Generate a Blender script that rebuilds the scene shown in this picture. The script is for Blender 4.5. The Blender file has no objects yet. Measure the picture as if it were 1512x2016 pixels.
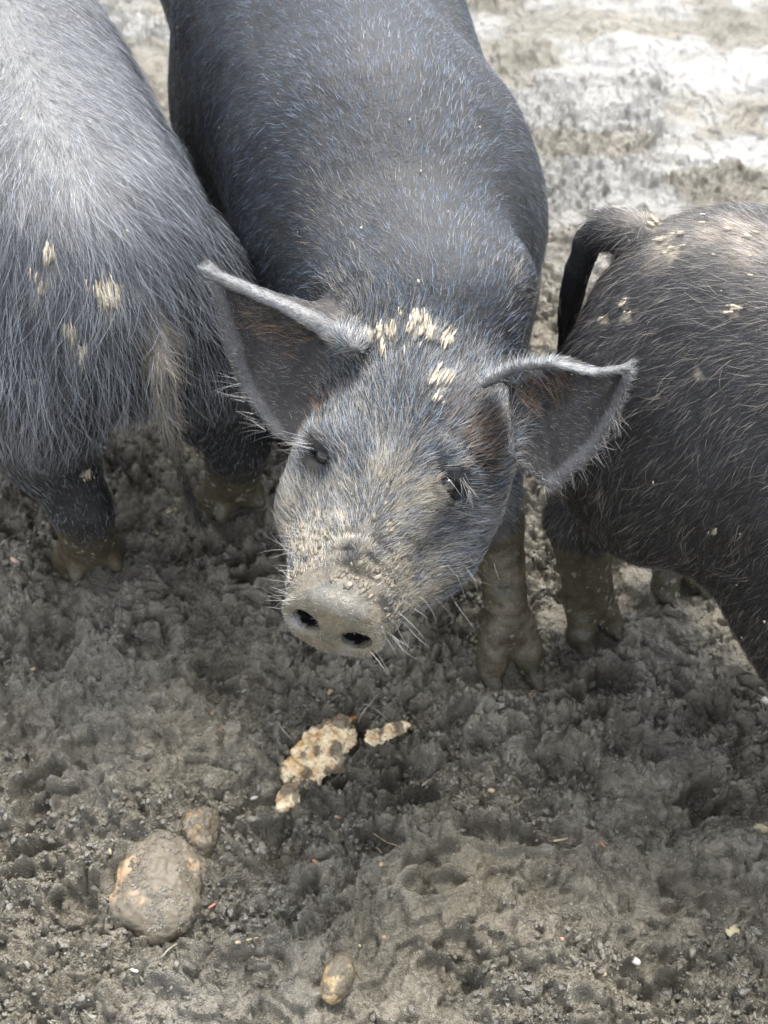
import bpy, math
import numpy as np
from math import radians, sin, cos, pi

HAIR = 1.0          # share of the hairs that is grown
GSTEP = 0.0016      # ground mesh step in the near area (m)

# ------------------------------------------------------------------ camera
sc = bpy.context.scene
CAM = np.array([0.0, 0.0, 1.30]); PITCH = radians(50.0)
FPX = 2016 * 56.0 / 36.0
cam_d = bpy.data.cameras.new('camera'); cam = bpy.data.objects.new('camera', cam_d)
sc.collection.objects.link(cam); sc.camera = cam
cam.location = CAM; cam.rotation_euler = (pi / 2 - PITCH, 0, 0)
cam_d.sensor_fit = 'VERTICAL'; cam_d.sensor_height = 36; cam_d.sensor_width = 27; cam_d.lens = 56
cam_d.clip_start = 0.02; cam_d.clip_end = 400
cam_d.dof.use_dof = True; cam_d.dof.focus_distance = 1.22; cam_d.dof.aperture_fstop = 11.0

# ------------------------------------------------------------------ light
SUN_EL, SUN_AZ = radians(64), radians(18)     # ahead of the camera, a little to the right
w = bpy.data.worlds.new('World'); sc.world = w; w.use_nodes = True
nt = w.node_tree; nt.nodes.clear()
sky = nt.nodes.new('ShaderNodeTexSky'); sky.sky_type = 'NISHITA'; sky.sun_disc = False
sky.sun_elevation = SUN_EL; sky.sun_rotation = SUN_AZ; sky.dust_density = 3.0; sky.air_density = 1.0
bg = nt.nodes.new('ShaderNodeBackground'); bg.inputs[1].default_value = 0.15
wo = nt.nodes.new('ShaderNodeOutputWorld')
hs = nt.nodes.new('ShaderNodeHueSaturation'); hs.inputs['Saturation'].default_value = 0.28   # thin bright cloud: a paler sky
nt.links.new(sky.outputs[0], hs.inputs['Color']); nt.links.new(hs.outputs[0], bg.inputs[0]); nt.links.new(bg.outputs[0], wo.inputs[0])
sl = bpy.data.lights.new('sun', 'SUN'); sl.energy = 1.3; sl.angle = radians(20); sl.color = (1, 0.96, 0.9)
so = bpy.data.objects.new('sun', sl); sc.collection.objects.link(so)
so.rotation_euler = (pi / 2 - SUN_EL, 0, pi - SUN_AZ)
so.location = (0.5, 3, 3)
sc.view_settings.view_transform = 'Standard'; sc.view_settings.look = 'None'
sc.view_settings.exposure = 1.82; sc.view_settings.gamma = 1
sc.render.engine = 'CYCLES'
try:
    sc.cycles.use_denoising = True
    sc.cycles.max_bounces = 6; sc.cycles.diffuse_bounces = 3; sc.cycles.glossy_bounces = 3
    sc.cycles.transmission_bounces = 4; sc.cycles.transparent_max_bounces = 8
    sc.cycles_curves.shape = 'RIBBONS'; sc.cycles_curves.subdivisions = 2
except Exception:
    pass

# ------------------------------------------------------------------ pixel <-> place
RV = np.array([1.0, 0, 0]); FV = np.array([0, cos(PITCH), -sin(PITCH)]); UV_ = np.array([0, sin(PITCH), cos(PITCH)])
def ray(px, py): return FV + (px - 756) / FPX * RV + (1008 - py) / FPX * UV_
def at_z(px, py, z=0.0): d = ray(px, py); return CAM + d * ((z - CAM[2]) / d[2])
def at_y(px, py, y): d = ray(px, py); return CAM + d * ((y - CAM[1]) / d[1])
def at_plane(px, py, o, n): d = ray(px, py); return CAM + d * (np.dot(o - CAM, n) / np.dot(d, n))
def proj(P):
    P = np.asarray(P) - CAM; dz = P @ FV
    return np.stack([756 + FPX * (P @ RV) / dz, 1008 - FPX * (P @ UV_) / dz], -1)

# ------------------------------------------------------------------ noise
def _h(ix, iy, iz, s):
    n = (ix.astype(np.int64) * 374761393 + iy.astype(np.int64) * 668265263 + iz.astype(np.int64) * 2147483647 + s * 1274126177) & 0xffffffff
    n = ((n ^ (n >> 13)) * 1274126177) & 0xffffffff
    n = ((n ^ (n >> 16)) * 2246822519) & 0xffffffff
    return ((n ^ (n >> 15)) & 0xffffff) / float(0xffffff)
def vn3(P, s=0):
    i = np.floor(P).astype(np.int64); f = P - i; f = f * f * f * (f * (f * 6 - 15) + 10)
    r = 0
    for a in (0, 1):
        for b in (0, 1):
            for c in (0, 1):
                wgt = (f[..., 0] if a else 1 - f[..., 0]) * (f[..., 1] if b else 1 - f[..., 1]) * (f[..., 2] if c else 1 - f[..., 2])
                r = r + wgt * _h(i[..., 0] + a, i[..., 1] + b, i[..., 2] + c, s)
    return r * 2 - 1
def fbm3(P, o=4, s=0, g=0.5):
    r = 0; a = 1.0; t = 0
    for k in range(o):
        r = r + a * vn3(P + 17.3 * k, s + k); t += a; a *= g; P = P * 2.03
    return r / t
_z0 = np.int64(0)
def vn2(x, y, s=0):
    xi = np.floor(x).astype(np.int64); yi = np.floor(y).astype(np.int64); fx = x - xi; fy = y - yi
    fx = fx * fx * fx * (fx * (fx * 6 - 15) + 10); fy = fy * fy * fy * (fy * (fy * 6 - 15) + 10); z = np.zeros_like(xi)
    return ((_h(xi, yi, z, s) * (1 - fx) + _h(xi + 1, yi, z, s) * fx) * (1 - fy) + (_h(xi, yi + 1, z, s) * (1 - fx) + _h(xi + 1, yi + 1, z, s) * fx) * fy) * 2 - 1
def fbm2(x, y, o=4, s=0, g=0.5):
    r = 0; a = 1.0; t = 0
    for k in range(o):
        r = r + a * vn2(x + 13.7 * k, y - 7.1 * k, s + k); t += a; a *= g
        x, y = x * 1.63 + y * 1.21, y * 1.63 - x * 1.21
    return r / t
def sst(a, b, x): t = np.clip((x - a) / (b - a), 0, 1); return t * t * (3 - 2 * t)
def lumps(x, y, cell, s, rmin=0.25, rmax=0.6):
    """scattered irregular crumbs: height in cell units"""
    u = x / cell; v = y / cell; iu = np.floor(u).astype(np.int64); iv = np.floor(v).astype(np.int64); out = np.zeros_like(u)
    z = np.zeros_like(iu)
    for a in (-1, 0, 1):
        for b in (-1, 0, 1):
            cu = iu + a; cv = iv + b
            jx = _h(cu, cv, z, s); jy = _h(cu, cv, z + 1, s); rr = rmin + (rmax - rmin) * _h(cu, cv, z + 2, s) ** 1.5
            an = _h(cu, cv, z + 3, s) * pi; ca = np.cos(an); sa = np.sin(an)
            dx = u - cu - jx; dy = v - cv - jy; ex = dx * ca + dy * sa; ey = (dy * ca - dx * sa) * 1.5
            d = (ex * ex + ey * ey) / (rr * rr)
            out = np.maximum(out, np.sqrt(np.clip(1 - d, 0, 1)) * rr)
    return out

# ------------------------------------------------------------------ object helpers
def mesh_np(name, V, F, mat, smooth=True, parent=None, origin=None):
    V = np.asarray(V, dtype=np.float64)
    if origin is not None: V = V - np.asarray(origin)
    me = bpy.data.meshes.new(name)
    F = np.asarray(F, dtype=np.int32); k = F.shape[1]
    me.vertices.add(len(V)); me.vertices.foreach_set('co', V.astype(np.float32).ravel())
    me.loops.add(F.size); me.loops.foreach_set('vertex_index', F.ravel())
    me.polygons.add(len(F)); me.polygons.foreach_set('loop_start', np.arange(0, F.size, k, dtype=np.int32))
    me.polygons.foreach_set('loop_total', np.full(len(F), k, dtype=np.int32))
    me.update(calc_edges=True)
    me.polygons.foreach_set('use_smooth', np.full(len(F), smooth, dtype=bool))
    if mat: me.materials.append(mat)
    o = bpy.data.objects.new(name, me); sc.collection.objects.link(o)
    if parent is not None: o.parent = parent
    return o
def set_attr(o, name, arr, dom='POINT'):
    arr = np.asarray(arr, dtype=np.float32)
    if arr.ndim == 1:
        a = o.data.attributes.new(name, 'FLOAT', dom); a.data.foreach_set('value', arr)
    else:
        if arr.shape[1] == 3: arr = np.concatenate([arr, np.ones((len(arr), 1), np.float32)], 1)
        a = o.data.attributes.new(name, 'FLOAT_COLOR', dom); a.data.foreach_set('color', arr.ravel())
def tag(o, label=None, cat=None, group=None, kind=None):
    if label: o['label'] = label
    if cat: o['category'] = cat
    if group: o['group'] = group
    if kind: o['kind'] = kind
    return o
def empty(name, loc):
    o = bpy.data.objects.new(name, None); sc.collection.objects.link(o); o.location = loc; o.empty_display_size = 0.1
    return o
def vnormals(V, F):
    n = np.zeros_like(V)
    a, b, c = V[F[:, 0]], V[F[:, 1]], V[F[:, 2]]; d = V[F[:, 3]] if F.shape[1] == 4 else c
    fn = np.cross(c - a, d - b) if F.shape[1] == 4 else np.cross(b - a, c - a)
    for k in range(3):
        acc = np.zeros(len(V))
        for j in range(F.shape[1]): acc += np.bincount(F[:, j], fn[:, k], len(V))
        n[:, k] = acc
    return n / (np.linalg.norm(n, axis=1, keepdims=True) + 1e-12)
def nrm(v): return v / (np.linalg.norm(v, axis=-1, keepdims=True) + 1e-12)

# ------------------------------------------------------------------ implicit surfaces
class Field:
    def __init__(s, xs, ys, zs):
        s.ax = [xs, ys, zs]; s.F = np.full((len(xs), len(ys), len(zs)), 0.5, np.float32)
    def box(s, lo, hi):
        sl = []
        for k in range(3):
            a = np.searchsorted(s.ax[k], lo[k]); b = np.searchsorted(s.ax[k], hi[k])
            sl.append(slice(max(0, a - 1), min(len(s.ax[k]), b + 1)))
        return tuple(sl)
    def pts(s, sl): return (s.ax[0][sl[0]][:, None, None], s.ax[1][sl[1]][None, :, None], s.ax[2][sl[2]][None, None, :])
    def comb(s, sl, d, k, sub=False):
        A = s.F[sl]
        if sub:
            h = np.clip(0.5 - 0.5 * (A + d) / k, 0, 1); s.F[sl] = A * (1 - h) - d * h + k * h * (1 - h)
        else:
            h = np.clip(0.5 + 0.5 * (A - d) / k, 0, 1); s.F[sl] = A * (1 - h) + d * h - k * h * (1 - h)
    def cone(s, a, b, ra, rb, k=0.03, sub=False):
        a = np.asarray(a, float); b = np.asarray(b, float); R = max(ra, rb) + k + 0.02
        sl = s.box(np.minimum(a, b) - R, np.maximum(a, b) + R)
        if min(x.stop - x.start for x in sl) <= 0: return
        X, Y, Z = s.pts(sl); ab = b - a; L = ab @ ab + 1e-12
        h = np.clip(((X - a[0]) * ab[0] + (Y - a[1]) * ab[1] + (Z - a[2]) * ab[2]) / L, 0, 1)
        d = np.sqrt((X - a[0] - h * ab[0]) ** 2 + (Y - a[1] - h * ab[1]) ** 2 + (Z - a[2] - h * ab[2]) ** 2) - (ra + (rb - ra) * h)
        s.comb(sl, d.astype(np.float32), k, sub)
    def ell(s, c, r, M=None, k=0.03, sub=False):
        """M: rows are the ellipsoid's axes in world space"""
        c = np.asarray(c, float); M = np.eye(3) if M is None else M; R = max(r) + k + 0.02
        sl = s.box(c - R, c + R)
        if min(x.stop - x.start for x in sl) <= 0: return
        X, Y, Z = s.pts(sl); X = X - c[0]; Y = Y - c[1]; Z = Z - c[2]
        q = [(X * M[i][0] + Y * M[i][1] + Z * M[i][2]) / r[i] for i in range(3)]
        k0 = np.sqrt(q[0] ** 2 + q[1] ** 2 + q[2] ** 2); k1 = np.sqrt((q[0] / r[0]) ** 2 + (q[1] / r[1]) ** 2 + (q[2] / r[2]) ** 2) + 1e-9
        d = k0 * (k0 - 1) / k1
        s.comb(sl, np.maximum(d, -min(r)).astype(np.float32), k, sub)
    def sheet(s, P, R, k=0.006):
        """union of many little balls: a thin curved sheet such as an ear"""
        lo, hi = P.min(0) - 0.02, P.max(0) + 0.02; sl = s.box(lo, hi)
        X = [s.ax[i][sl[i]] for i in range(3)]; D = np.full([len(x) for x in X], 0.03, np.float32)
        st = np.array([np.median(np.diff(x)) for x in X]); n = np.ceil(0.013 / st).astype(int)
        I = np.stack([np.clip(np.searchsorted(X[i], P[:, i]), n[i], len(X[i]) - 1 - n[i]) for i in range(3)], -1)
        for a in range(-n[0], n[0] + 1):
            for b in range(-n[1], n[1] + 1):
                for c in range(-n[2], n[2] + 1):
                    ii, jj, kk = I[:, 0] + a, I[:, 1] + b, I[:, 2] + c
                    d = np.sqrt((X[0][ii] - P[:, 0]) ** 2 + (X[1][jj] - P[:, 1]) ** 2 + (X[2][kk] - P[:, 2]) ** 2) - R
                    np.minimum.at(D, (ii, jj, kk), d.astype(np.float32))
        s.comb(sl, D, k)
    def hit(s, px, py):
        """first surface point seen at a pixel of the photograph, and its outward normal"""
        d = ray(px, py); d = d / np.linalg.norm(d)
        for tt in np.arange(.6, 2.6, .0012):
            p = CAM + d * tt; i = [int(np.searchsorted(s.ax[k], p[k])) for k in range(3)]
            if min(i) < 2 or any(i[k] > len(s.ax[k]) - 3 for k in range(3)): continue
            if s.F[i[0], i[1], i[2]] < 0:
                g = np.array([(s.F[i[0] + 2, i[1], i[2]] - s.F[i[0] - 2, i[1], i[2]]), (s.F[i[0], i[1] + 2, i[2]] - s.F[i[0], i[1] - 2, i[2]]), (s.F[i[0], i[1], i[2] + 2] - s.F[i[0], i[1], i[2] - 2])])
                return p, nrm(g.astype(float))
    def mesh(s):
        F = s.F; S = F < 0; n = F.shape
        cnt = np.zeros([m - 1 for m in n], np.uint8)
        C8 = [(a, b, c) for a in (0, 1) for b in (0, 1) for c in (0, 1)]
        for a, b, c in C8: cnt += S[a:n[0] - 1 + a, b:n[1] - 1 + b, c:n[2] - 1 + c]
        act = (cnt > 0) & (cnt < 8); I = np.argwhere(act)
        vals = np.stack([F[I[:, 0] + a, I[:, 1] + b, I[:, 2] + c] for a, b, c in C8], 1)
        pos = np.stack([np.stack([s.ax[0][I[:, 0] + a], s.ax[1][I[:, 1] + b], s.ax[2][I[:, 2] + c]], 1) for a, b, c in C8], 1)
        acc = np.zeros((len(I), 3)); cn = np.zeros(len(I))
        for p in range(8):
            for q in range(p + 1, 8):
                if sum(abs(C8[p][k] - C8[q][k]) for k in range(3)) != 1: continue
                m = (vals[:, p] < 0) != (vals[:, q] < 0); t = (vals[m, p] / (vals[m, p] - vals[m, q]))[:, None]
                acc[m] += pos[m, p] + (pos[m, q] - pos[m, p]) * t; cn[m] += 1
        V = acc / cn[:, None]
        vid = np.full([m - 1 for m in n], -1, np.int32); vid[act] = np.arange(len(I))
        Q = []
        for ax in range(3):
            sl0 = [slice(1, m - 1) for m in n]; sl1 = [slice(1, m - 1) for m in n]
            sl0[ax] = slice(0, n[ax] - 1); sl1[ax] = slice(1, n[ax])
            A = S[tuple(sl0)]; B = S[tuple(sl1)]; E = np.argwhere(A != B); base = np.array([1, 1, 1]); base[ax] = 0; E = E + base
            u, v = (ax + 1) % 3, (ax + 2) % 3; q = []
            for du, dv in ((-1, -1), (0, -1), (0, 0), (-1, 0)):
                K = E.copy(); K[:, u] += du; K[:, v] += dv; q.append(vid[K[:, 0], K[:, 1], K[:, 2]])
            q = np.stack(q, 1); fl = ~S[E[:, 0], E[:, 1], E[:, 2]]; q[fl] = q[fl][:, ::-1]; Q.append(q)
        return V, np.concatenate(Q)
def axis(lo, hi, flo, fhi, fine, coarse):
    a = np.arange(lo, flo, coarse); b = np.arange(flo, fhi, fine); c = np.arange(fhi, hi + coarse, coarse)
    return np.concatenate([a[:-1] if len(a) and flo - a[-1] < coarse * 0.3 else a, b, c])

# ------------------------------------------------------------------ materials
def new_mat(name):
    m = bpy.data.materials.new(name); m.use_nodes = True; t = m.node_tree; t.nodes.clear()
    o = t.nodes.new('ShaderNodeOutputMaterial'); b = t.nodes.new('ShaderNodeBsdfPrincipled'); t.links.new(b.outputs[0], o.inputs[0])
    return m, t, b
def N(t, ty, **kw):
    n = t.nodes.new(ty)
    for k, v in kw.items(): setattr(n, k, v)
    return n
def noise_bump(t, b, layers, prev=None):
    tc = N(t, 'ShaderNodeTexCoord')
    for sc_, dist, kind in layers:
        if kind == 'v':
            n = N(t, 'ShaderNodeTexVoronoi'); n.inputs['Scale'].default_value = sc_; out = n.outputs['Distance']
        else:
            n = N(t, 'ShaderNodeTexNoise'); n.inputs['Scale'].default_value = sc_; n.inputs['Detail'].default_value = 5; out = n.outputs['Fac']
        t.links.new(tc.outputs['Object'], n.inputs['Vector'])
        bp = N(t, 'ShaderNodeBump'); bp.inputs['Distance'].default_value = dist; bp.inputs['Strength'].default_value = 1.0
        t.links.new(out, bp.inputs['Height'])
        if prev is not None: t.links.new(prev, bp.inputs['Normal'])
        prev = bp.outputs[0]
    t.links.new(prev, b.inputs['Normal'])
def mix(t, fac, A, B, mode='MIX'):
    m = N(t, 'ShaderNodeMix', data_type='RGBA', blend_type=mode)
    for sock, v in ((m.inputs[0], fac), (m.inputs[6], A), (m.inputs[7], B)):
        if hasattr(v, 'is_output'): t.links.new(v, sock)
        elif isinstance(v, (int, float)): sock.default_value = v
        else: sock.default_value = (*v, 1)
    return m.outputs[2]
def ramp(t, src, lo, hi, a=0.0, b=1.0):
    m = N(t, 'ShaderNodeMapRange', interpolation_type='SMOOTHSTEP'); t.links.new(src, m.inputs[0])
    m.inputs[1].default_value = lo; m.inputs[2].default_value = hi; m.inputs[3].default_value = a; m.inputs[4].default_value = b
    return m.outputs[0]
def nz(t, scale, detail=4, co='Object'):
    tc = N(t, 'ShaderNodeTexCoord'); n = N(t, 'ShaderNodeTexNoise'); n.inputs['Scale'].default_value = scale; n.inputs['Detail'].default_value = detail
    t.links.new(tc.outputs[co], n.inputs['Vector']); return n.outputs['Fac']

# mud: attribute wet (0 dry crumbs .. 1 slurry), tone (light/dark)
mat_mud, t, b = new_mat('mud')
aw = N(t, 'ShaderNodeAttribute', attribute_name='wet'); at_ = N(t, 'ShaderNodeAttribute', attribute_name='tone')
c1 = mix(t, ramp(t, nz(t, 7, 6), 0.35, 0.65), (0.205, 0.184, 0.140), (0.310, 0.281, 0.218))
c2 = mix(t, ramp(t, nz(t, 60, 6), 0.40, 0.70), c1, (0.140, 0.124, 0.094))
c3 = mix(t, ramp(t, nz(t, 2.1, 3), 0.52, 0.68, 0, 0.5), c2, (0.24, 0.205, 0.135))
c4 = mix(t, ramp(t, nz(t, 420, 3), 0.64, 0.70, 0, 0.7), c3, (0.48, 0.46, 0.42))
c5 = mix(t, ramp(t, nz(t, 300, 3), 0.70, 0.76, 0, 0.6), c4, (0.30, 0.13, 0.07))
c6 = mix(t, at_.outputs['Fac'], c5, (0.41, 0.405, 0.385))  # pale end of tone; the far mud's sky glare is painted with it
t.links.new(c6, b.inputs['Base Color'])
rr = ramp(t, aw.outputs['Fac'], 0.0, 1.0, 0.36, 0.10)
mm = N(t, 'ShaderNodeMath', operation='MULTIPLY_ADD'); t.links.new(nz(t, 35, 4), mm.inputs[0]); mm.inputs[1].default_value = 0.25; t.links.new(rr, mm.inputs[2])
ms = N(t, 'ShaderNodeMath', operation='SUBTRACT'); t.links.new(mm.outputs[0], ms.inputs[0]); ms.inputs[1].default_value = 0.10
t.links.new(ms.outputs[0], b.inputs['Roughness']); b.inputs['Specular IOR Level'].default_value = 0.75
noise_bump(t, b, [(150, 0.0042, 'n'), (420, 0.0034, 'n'), (1000, 0.0020, 'n'), (620, 0.0010, 'v')])

# skin of the pigs: colour attribute + gloss attribute
mat_skin, t, b = new_mat('pig_skin')
ac = N(t, 'ShaderNodeAttribute', attribute_name='tint'); ag = N(t, 'ShaderNodeAttribute', attribute_name='gloss')
cc = mix(t, ramp(t, nz(t, 180, 5), 0.35, 0.7, 0, 0.55), ac.outputs['Color'], (0.5, 0.5, 0.5), 'MULTIPLY')
t.links.new(cc, b.inputs['Base Color'])
t.links.new(ramp(t, ag.outputs['Fac'], 0, 1, 0.62, 0.22), b.inputs['Roughness'])
noise_bump(t, b, [(110, 0.0012, 'n'), (420, 0.0009, 'n'), (900, 0.0004, 'n')])

mat_hair = bpy.data.materials.new('pig_bristle'); mat_hair.use_nodes = True; t = mat_hair.node_tree; t.nodes.clear()
o = t.nodes.new('ShaderNodeOutputMaterial'); hb = t.nodes.new('ShaderNodeBsdfHairPrincipled'); hb.parametrization = 'COLOR'
ac = N(t, 'ShaderNodeAttribute', attribute_name='tint'); t.links.new(ac.outputs['Color'], hb.inputs['Color'])
hb.inputs['Roughness'].default_value = 0.24; hb.inputs['Radial Roughness'].default_value = 0.35
t.links.new(hb.outputs[0], o.inputs[0])
mat_guard, t, b = new_mat('pig_guard_hair')
ac = N(t, 'ShaderNodeAttribute', attribute_name='tint'); t.links.new(ac.outputs['Color'], b.inputs['Base Color']); b.inputs['Roughness'].default_value = 0.35; b.inputs['Specular IOR Level'].default_value = 0.5

mat_eye, t, b = new_mat('dark_wet_eye')
b.inputs['Base Color'].default_value = (0.006, 0.005, 0.005, 1); b.inputs['Roughness'].default_value = 0.06; b.inputs['Coat Weight'].default_value = 0.5

def stone_mat(name, base, alt, mud=0.6, rough=0.5, sc_=60, th=0.5):
    m, t, b = new_mat(name)
    k = mix(t, ramp(t, nz(t, sc_ * 1.7, 5), 0.38, 0.62), base, alt)
    k2 = mix(t, ramp(t, nz(t, sc_, 6), th - 0.04, th + 0.04, 0, mud), k, (0.118, 0.102, 0.073))
    k3 = mix(t, ramp(t, nz(t, sc_ * 6, 4), 0.5, 0.75, 0, 0.5), k2, (0.10, 0.088, 0.072))
    t.links.new(k3, b.inputs['Base Color']); b.inputs['Roughness'].default_value = rough
    noise_bump(t, b, [(sc_ * 2, 0.0015, 'n'), (sc_ * 8, 0.0008, 'n')])
    return m
def pits(m, sc_, d):
    t = m.node_tree; b = [n for n in t.nodes if n.type == 'BSDF_PRINCIPLED'][0]; pr = b.inputs['Normal'].links[0].from_socket; noise_bump(t, b, [(sc_, d, 'v')], pr)
mat_stone = stone_mat('muddy_field_stone', (0.38, 0.26, 0.16), (0.30, 0.26, 0.19), .92, 0.55, 18, 0.40)
mat_mudcake = stone_mat('mud_caked_stone', (0.22, 0.19, 0.14), (0.18, 0.16, 0.13), 0.9, 0.55, 40, 0.42)
mat_darkstone = stone_mat('wet_dark_stone', (0.13, 0.10, 0.065), (0.20, 0.14, 0.075), 0.9, 0.25, 60, 0.48)
mat_crust = stone_mat('pale_crust', (0.84, 0.70, 0.47), (0.62, 0.40, 0.19), 0.85, 0.6, 45, 0.50)
pits(mat_crust, 200, .0016)
mat_rind = stone_mat('orange_crust_rind', (0.62, 0.30, 0.10), (0.5, 0.22, 0.07), 0.2, 0.5, 80, 0.6)
def plain(name, col, rough=0.5, var=0.35):
    m, t, b = new_mat(name)
    k = mix(t, ramp(t, nz(t, 250, 4), 0.4, 0.65, 0, var), col, (0.16, 0.14, 0.11))
    t.links.new(k, b.inputs['Base Color']); b.inputs['Roughness'].default_value = rough
    noise_bump(t, b, [(400, 0.0006, 'n')])
    return m

# ------------------------------------------------------------------ ground
# hoof prints and smears: (px, py, long half axis, short half axis, turn, depth)
PRINTS = [(800, 1535, .034, .026, .4, .014), (985, 1645, .040, .014, -.2, .015), (850, 1715, .020, .032, .2, .010), (745, 1640, .022, .018, 0, .012),
          (1075, 1620, .028, .022, .3, .008), (560, 1640, .022, .03, .5, .010), (515, 1600, .014, .035, .5, .006), (1250, 1470, .03, .02, .2, .010),
          (1400, 1560, .03, .024, .6, .012), (200, 1480, .03, .022, 0, .008), (90, 1560, .028, .022, .7, .010), (1120, 1500, .035, .018, -.5, .010),
          (1370, 1760, .03, .024, .1, .009), (1080, 1760, .03, .02, 0, .008), (620, 1780, .03, .022, .9, .008), (500, 1900, .034, .022, .2, .008),
          (900, 1890, .03, .024, -.4, .010), (150, 1780, .022, .03, .1, .008), (1290, 1920, .034, .022, .4, .008), (300, 1260, .03, .03, .1, .010),
          (500, 1130, .028, .022, .3, .012), (100, 1250, .032, .026, .9, .010), (900, 1440, .03, .022, .3, .012), (1200, 1360, .03, .022, .2, .010),
          (420, 1330, .034, .024, 0, .008), (1380, 1400, .03, .02, .9, .010), (70, 1700, .03, .02, .4, .010), (600, 1480, .016, .03, .6, .006)]
HOLES = [(680, 1523, .012, .008, .6, .022), (705, 1425, .016, .008, .5, .02), (775, 1487, .03, .007, .1, .016), (640, 1440, .008, .008, 0, .014)]
PADS = []      # (x, y, z, r): where something presses into or rests on the mud
def _bowl(X, Y, cx, cy, a, b_, ang, dep, rim=0.45):
    dx = X - cx; dy = Y - cy; m = (np.abs(dx) < 2.4 * max(a, b_)) & (np.abs(dy) < 2.4 * max(a, b_))
    out = np.zeros_like(X); flat = np.zeros_like(X)
    if not m.any(): return out, flat
    dx, dy = dx[m], dy[m]; wv = 0.18 * vn2(dx * 60 + cx * 100, dy * 60, 5) + 0.1 * vn2(dx * 160 + cx * 100, dy * 160, 6)
    d = np.sqrt(((dx * cos(ang) + dy * sin(ang)) / a) ** 2 + ((dy * cos(ang) - dx * sin(ang)) / b_) ** 2) + wv
    out[m] = -dep * (1 - sst(0.72, 1.0, d)) + dep * rim * np.exp(-((d - 1.22) / 0.2) ** 2); flat[m] = 1 - sst(0.75, 0.95, d)
    return out, flat
rs = np.random.default_rng(3)
_pr = [(*at_z(p[0], p[1])[:2], *p[2:]) for p in PRINTS]
_ho = [(*at_z(p[0], p[1])[:2], *p[2:]) for p in HOLES]
_rp = []
for _ in range(150):
    x = rs.uniform(-1.4, 1.4); y = rs.uniform(1.0, 4.0)
    if y + .45 * x < 1.5: _rp.append((x, y, rs.uniform(.02, .05), rs.uniform(.015, .03), rs.uniform(0, pi), rs.uniform(.008, .022)))
def ground(X, Y):
    """height, wetness, tone of the mud at X, Y"""
    wx = X + 0.020 * fbm2(X * 9, Y * 9, 3, 11) + 0.005 * fbm2(X * 50, Y * 50, 3, 14); wy = Y + 0.020 * fbm2(X * 9, Y * 9, 3, 12) + 0.005 * fbm2(X * 50, Y * 50, 3, 15)
    S = sst(1.42, 1.85, Y + .45 * X + .12 * fbm2(X * 4, Y * 4, 3, 16))          # thin wet slurry further off, paled below for sky glare
    h = 0.014 * fbm2(X * 3.2, Y * 3.2, 3, 1) + S * (.022 * fbm2(wx * 7, wy * 7, 3, 17) + .005 * np.abs(fbm2(wx * 16, wy * 22, 3, 18, .5)))
    M0 = sst(-0.26, 0.06, fbm2(wx * 7.5 + 3, wy * 7.5, 4, 30))
    n1 = fbm2(wx * 13, wy * 13, 4, 20); tt = n1 * 4.2; fl = np.floor(tt); h = h + 0.0085 * (1 - .6 * S) * (fl + sst(0.80, 0.97, tt - fl))
    n1b = fbm2(wx * 34 + 5, wy * 34, 3, 24); tt = n1b * 3.0; fl = np.floor(tt); h = h + 0.0052 * (.45 + .55 * M0) * (1 - .8 * S) * (fl + sst(0.76, 0.96, tt - fl))
    ck = fbm2(wx * 26, wy * 26, 4, 27); h = h - .0048 * np.exp(-(ck / .045) ** 2) * (.5 + .5 * M0) * (1 - .8 * S) * sst(-.3, .1, vn2(X * 14, Y * 14, 28)); ck = fbm2(wx * 70, wy * 70, 3, 29); h = h - .0026 * np.exp(-(ck / .06) ** 2) * (1 - .8 * S) * M0
    M = M0 * (1 - .95 * S * sst(.22, .02, fbm2(wx * 3.5, wy * 6, 3, 19)))         # 1 = crumbly, 0 = smeared smooth
    for i_, (cx, cy, a, b_, g, dp) in enumerate(_pr + _rp):
        if i_ % 2:
            o_, f_ = _bowl(X, Y, cx, cy, a, b_, g, dp * 1.3); h = h + o_; M = M * (1 - 0.45 * f_)
        else:                                                       # the two toes of a trotter
            for q in (-1, 1):
                o_, f_ = _bowl(X, Y, cx - q * sin(g) * .0125, cy + q * cos(g) * .0125, .030, .0125, g + q * .12, dp * 1.5, .3); h = h + o_; M = M * (1 - 0.45 * f_)
    crumb = 0.55 * lumps(wx, wy, 0.024, 41) * 0.024 + 0.6 * lumps(wx + .3, wy, 0.012, 42, .3, .7) * 0.012 + 0.5 * lumps(wx, wy + .2, 0.0068, 43, .3, .75) * 0.0068
    rough = 0.014 * np.abs(fbm2(wx * 34, wy * 34, 4, 50, .6)) + 0.0085 * np.abs(fbm2(wx * 110, wy * 110, 3, 51, .7)) + .0020 * np.abs(vn2(X * 230, Y * 230, 52))
    M2 = .38 + .62 * M; M2 = M2 * (1 - S) + M * S
    h = h + M2 * (crumb * 1.15 + rough) + (1 - M) * (0.0016 * fbm2(wx * 40, wy * 90, 3, 60) + 0.0005 * lumps(X, Y, 0.008, 61, .05, .35) * 8)
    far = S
    wet = np.clip((1 - M) * 0.85 + .15 + 0.35 * vn2(X * 5, Y * 5, 70), 0, 1) * 0.75
    side = sst(0.0, 0.25, X - 0.02 + 0.4 * (Y - 1.1)) * sst(.9, 1.3, Y)
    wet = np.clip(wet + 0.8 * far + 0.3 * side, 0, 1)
    tone = np.clip((1 - M) * 0.04 + 0.16 * vn2(X * 11, Y * 11, 77), 0, 0.5) * (1 - far) + far * (.15 + .85 * sst(-.22, .16, fbm2(wx * 7, wy * 14, 5, 78)))  # far mud lightened: glare of the sky on wet slurry put into tone
    for (cx, cy, a, b_, g, dp) in _ho:
        o_, f_ = _bowl(X, Y, cx, cy, a, b_, g, dp, 0.25); h = h + o_
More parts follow.
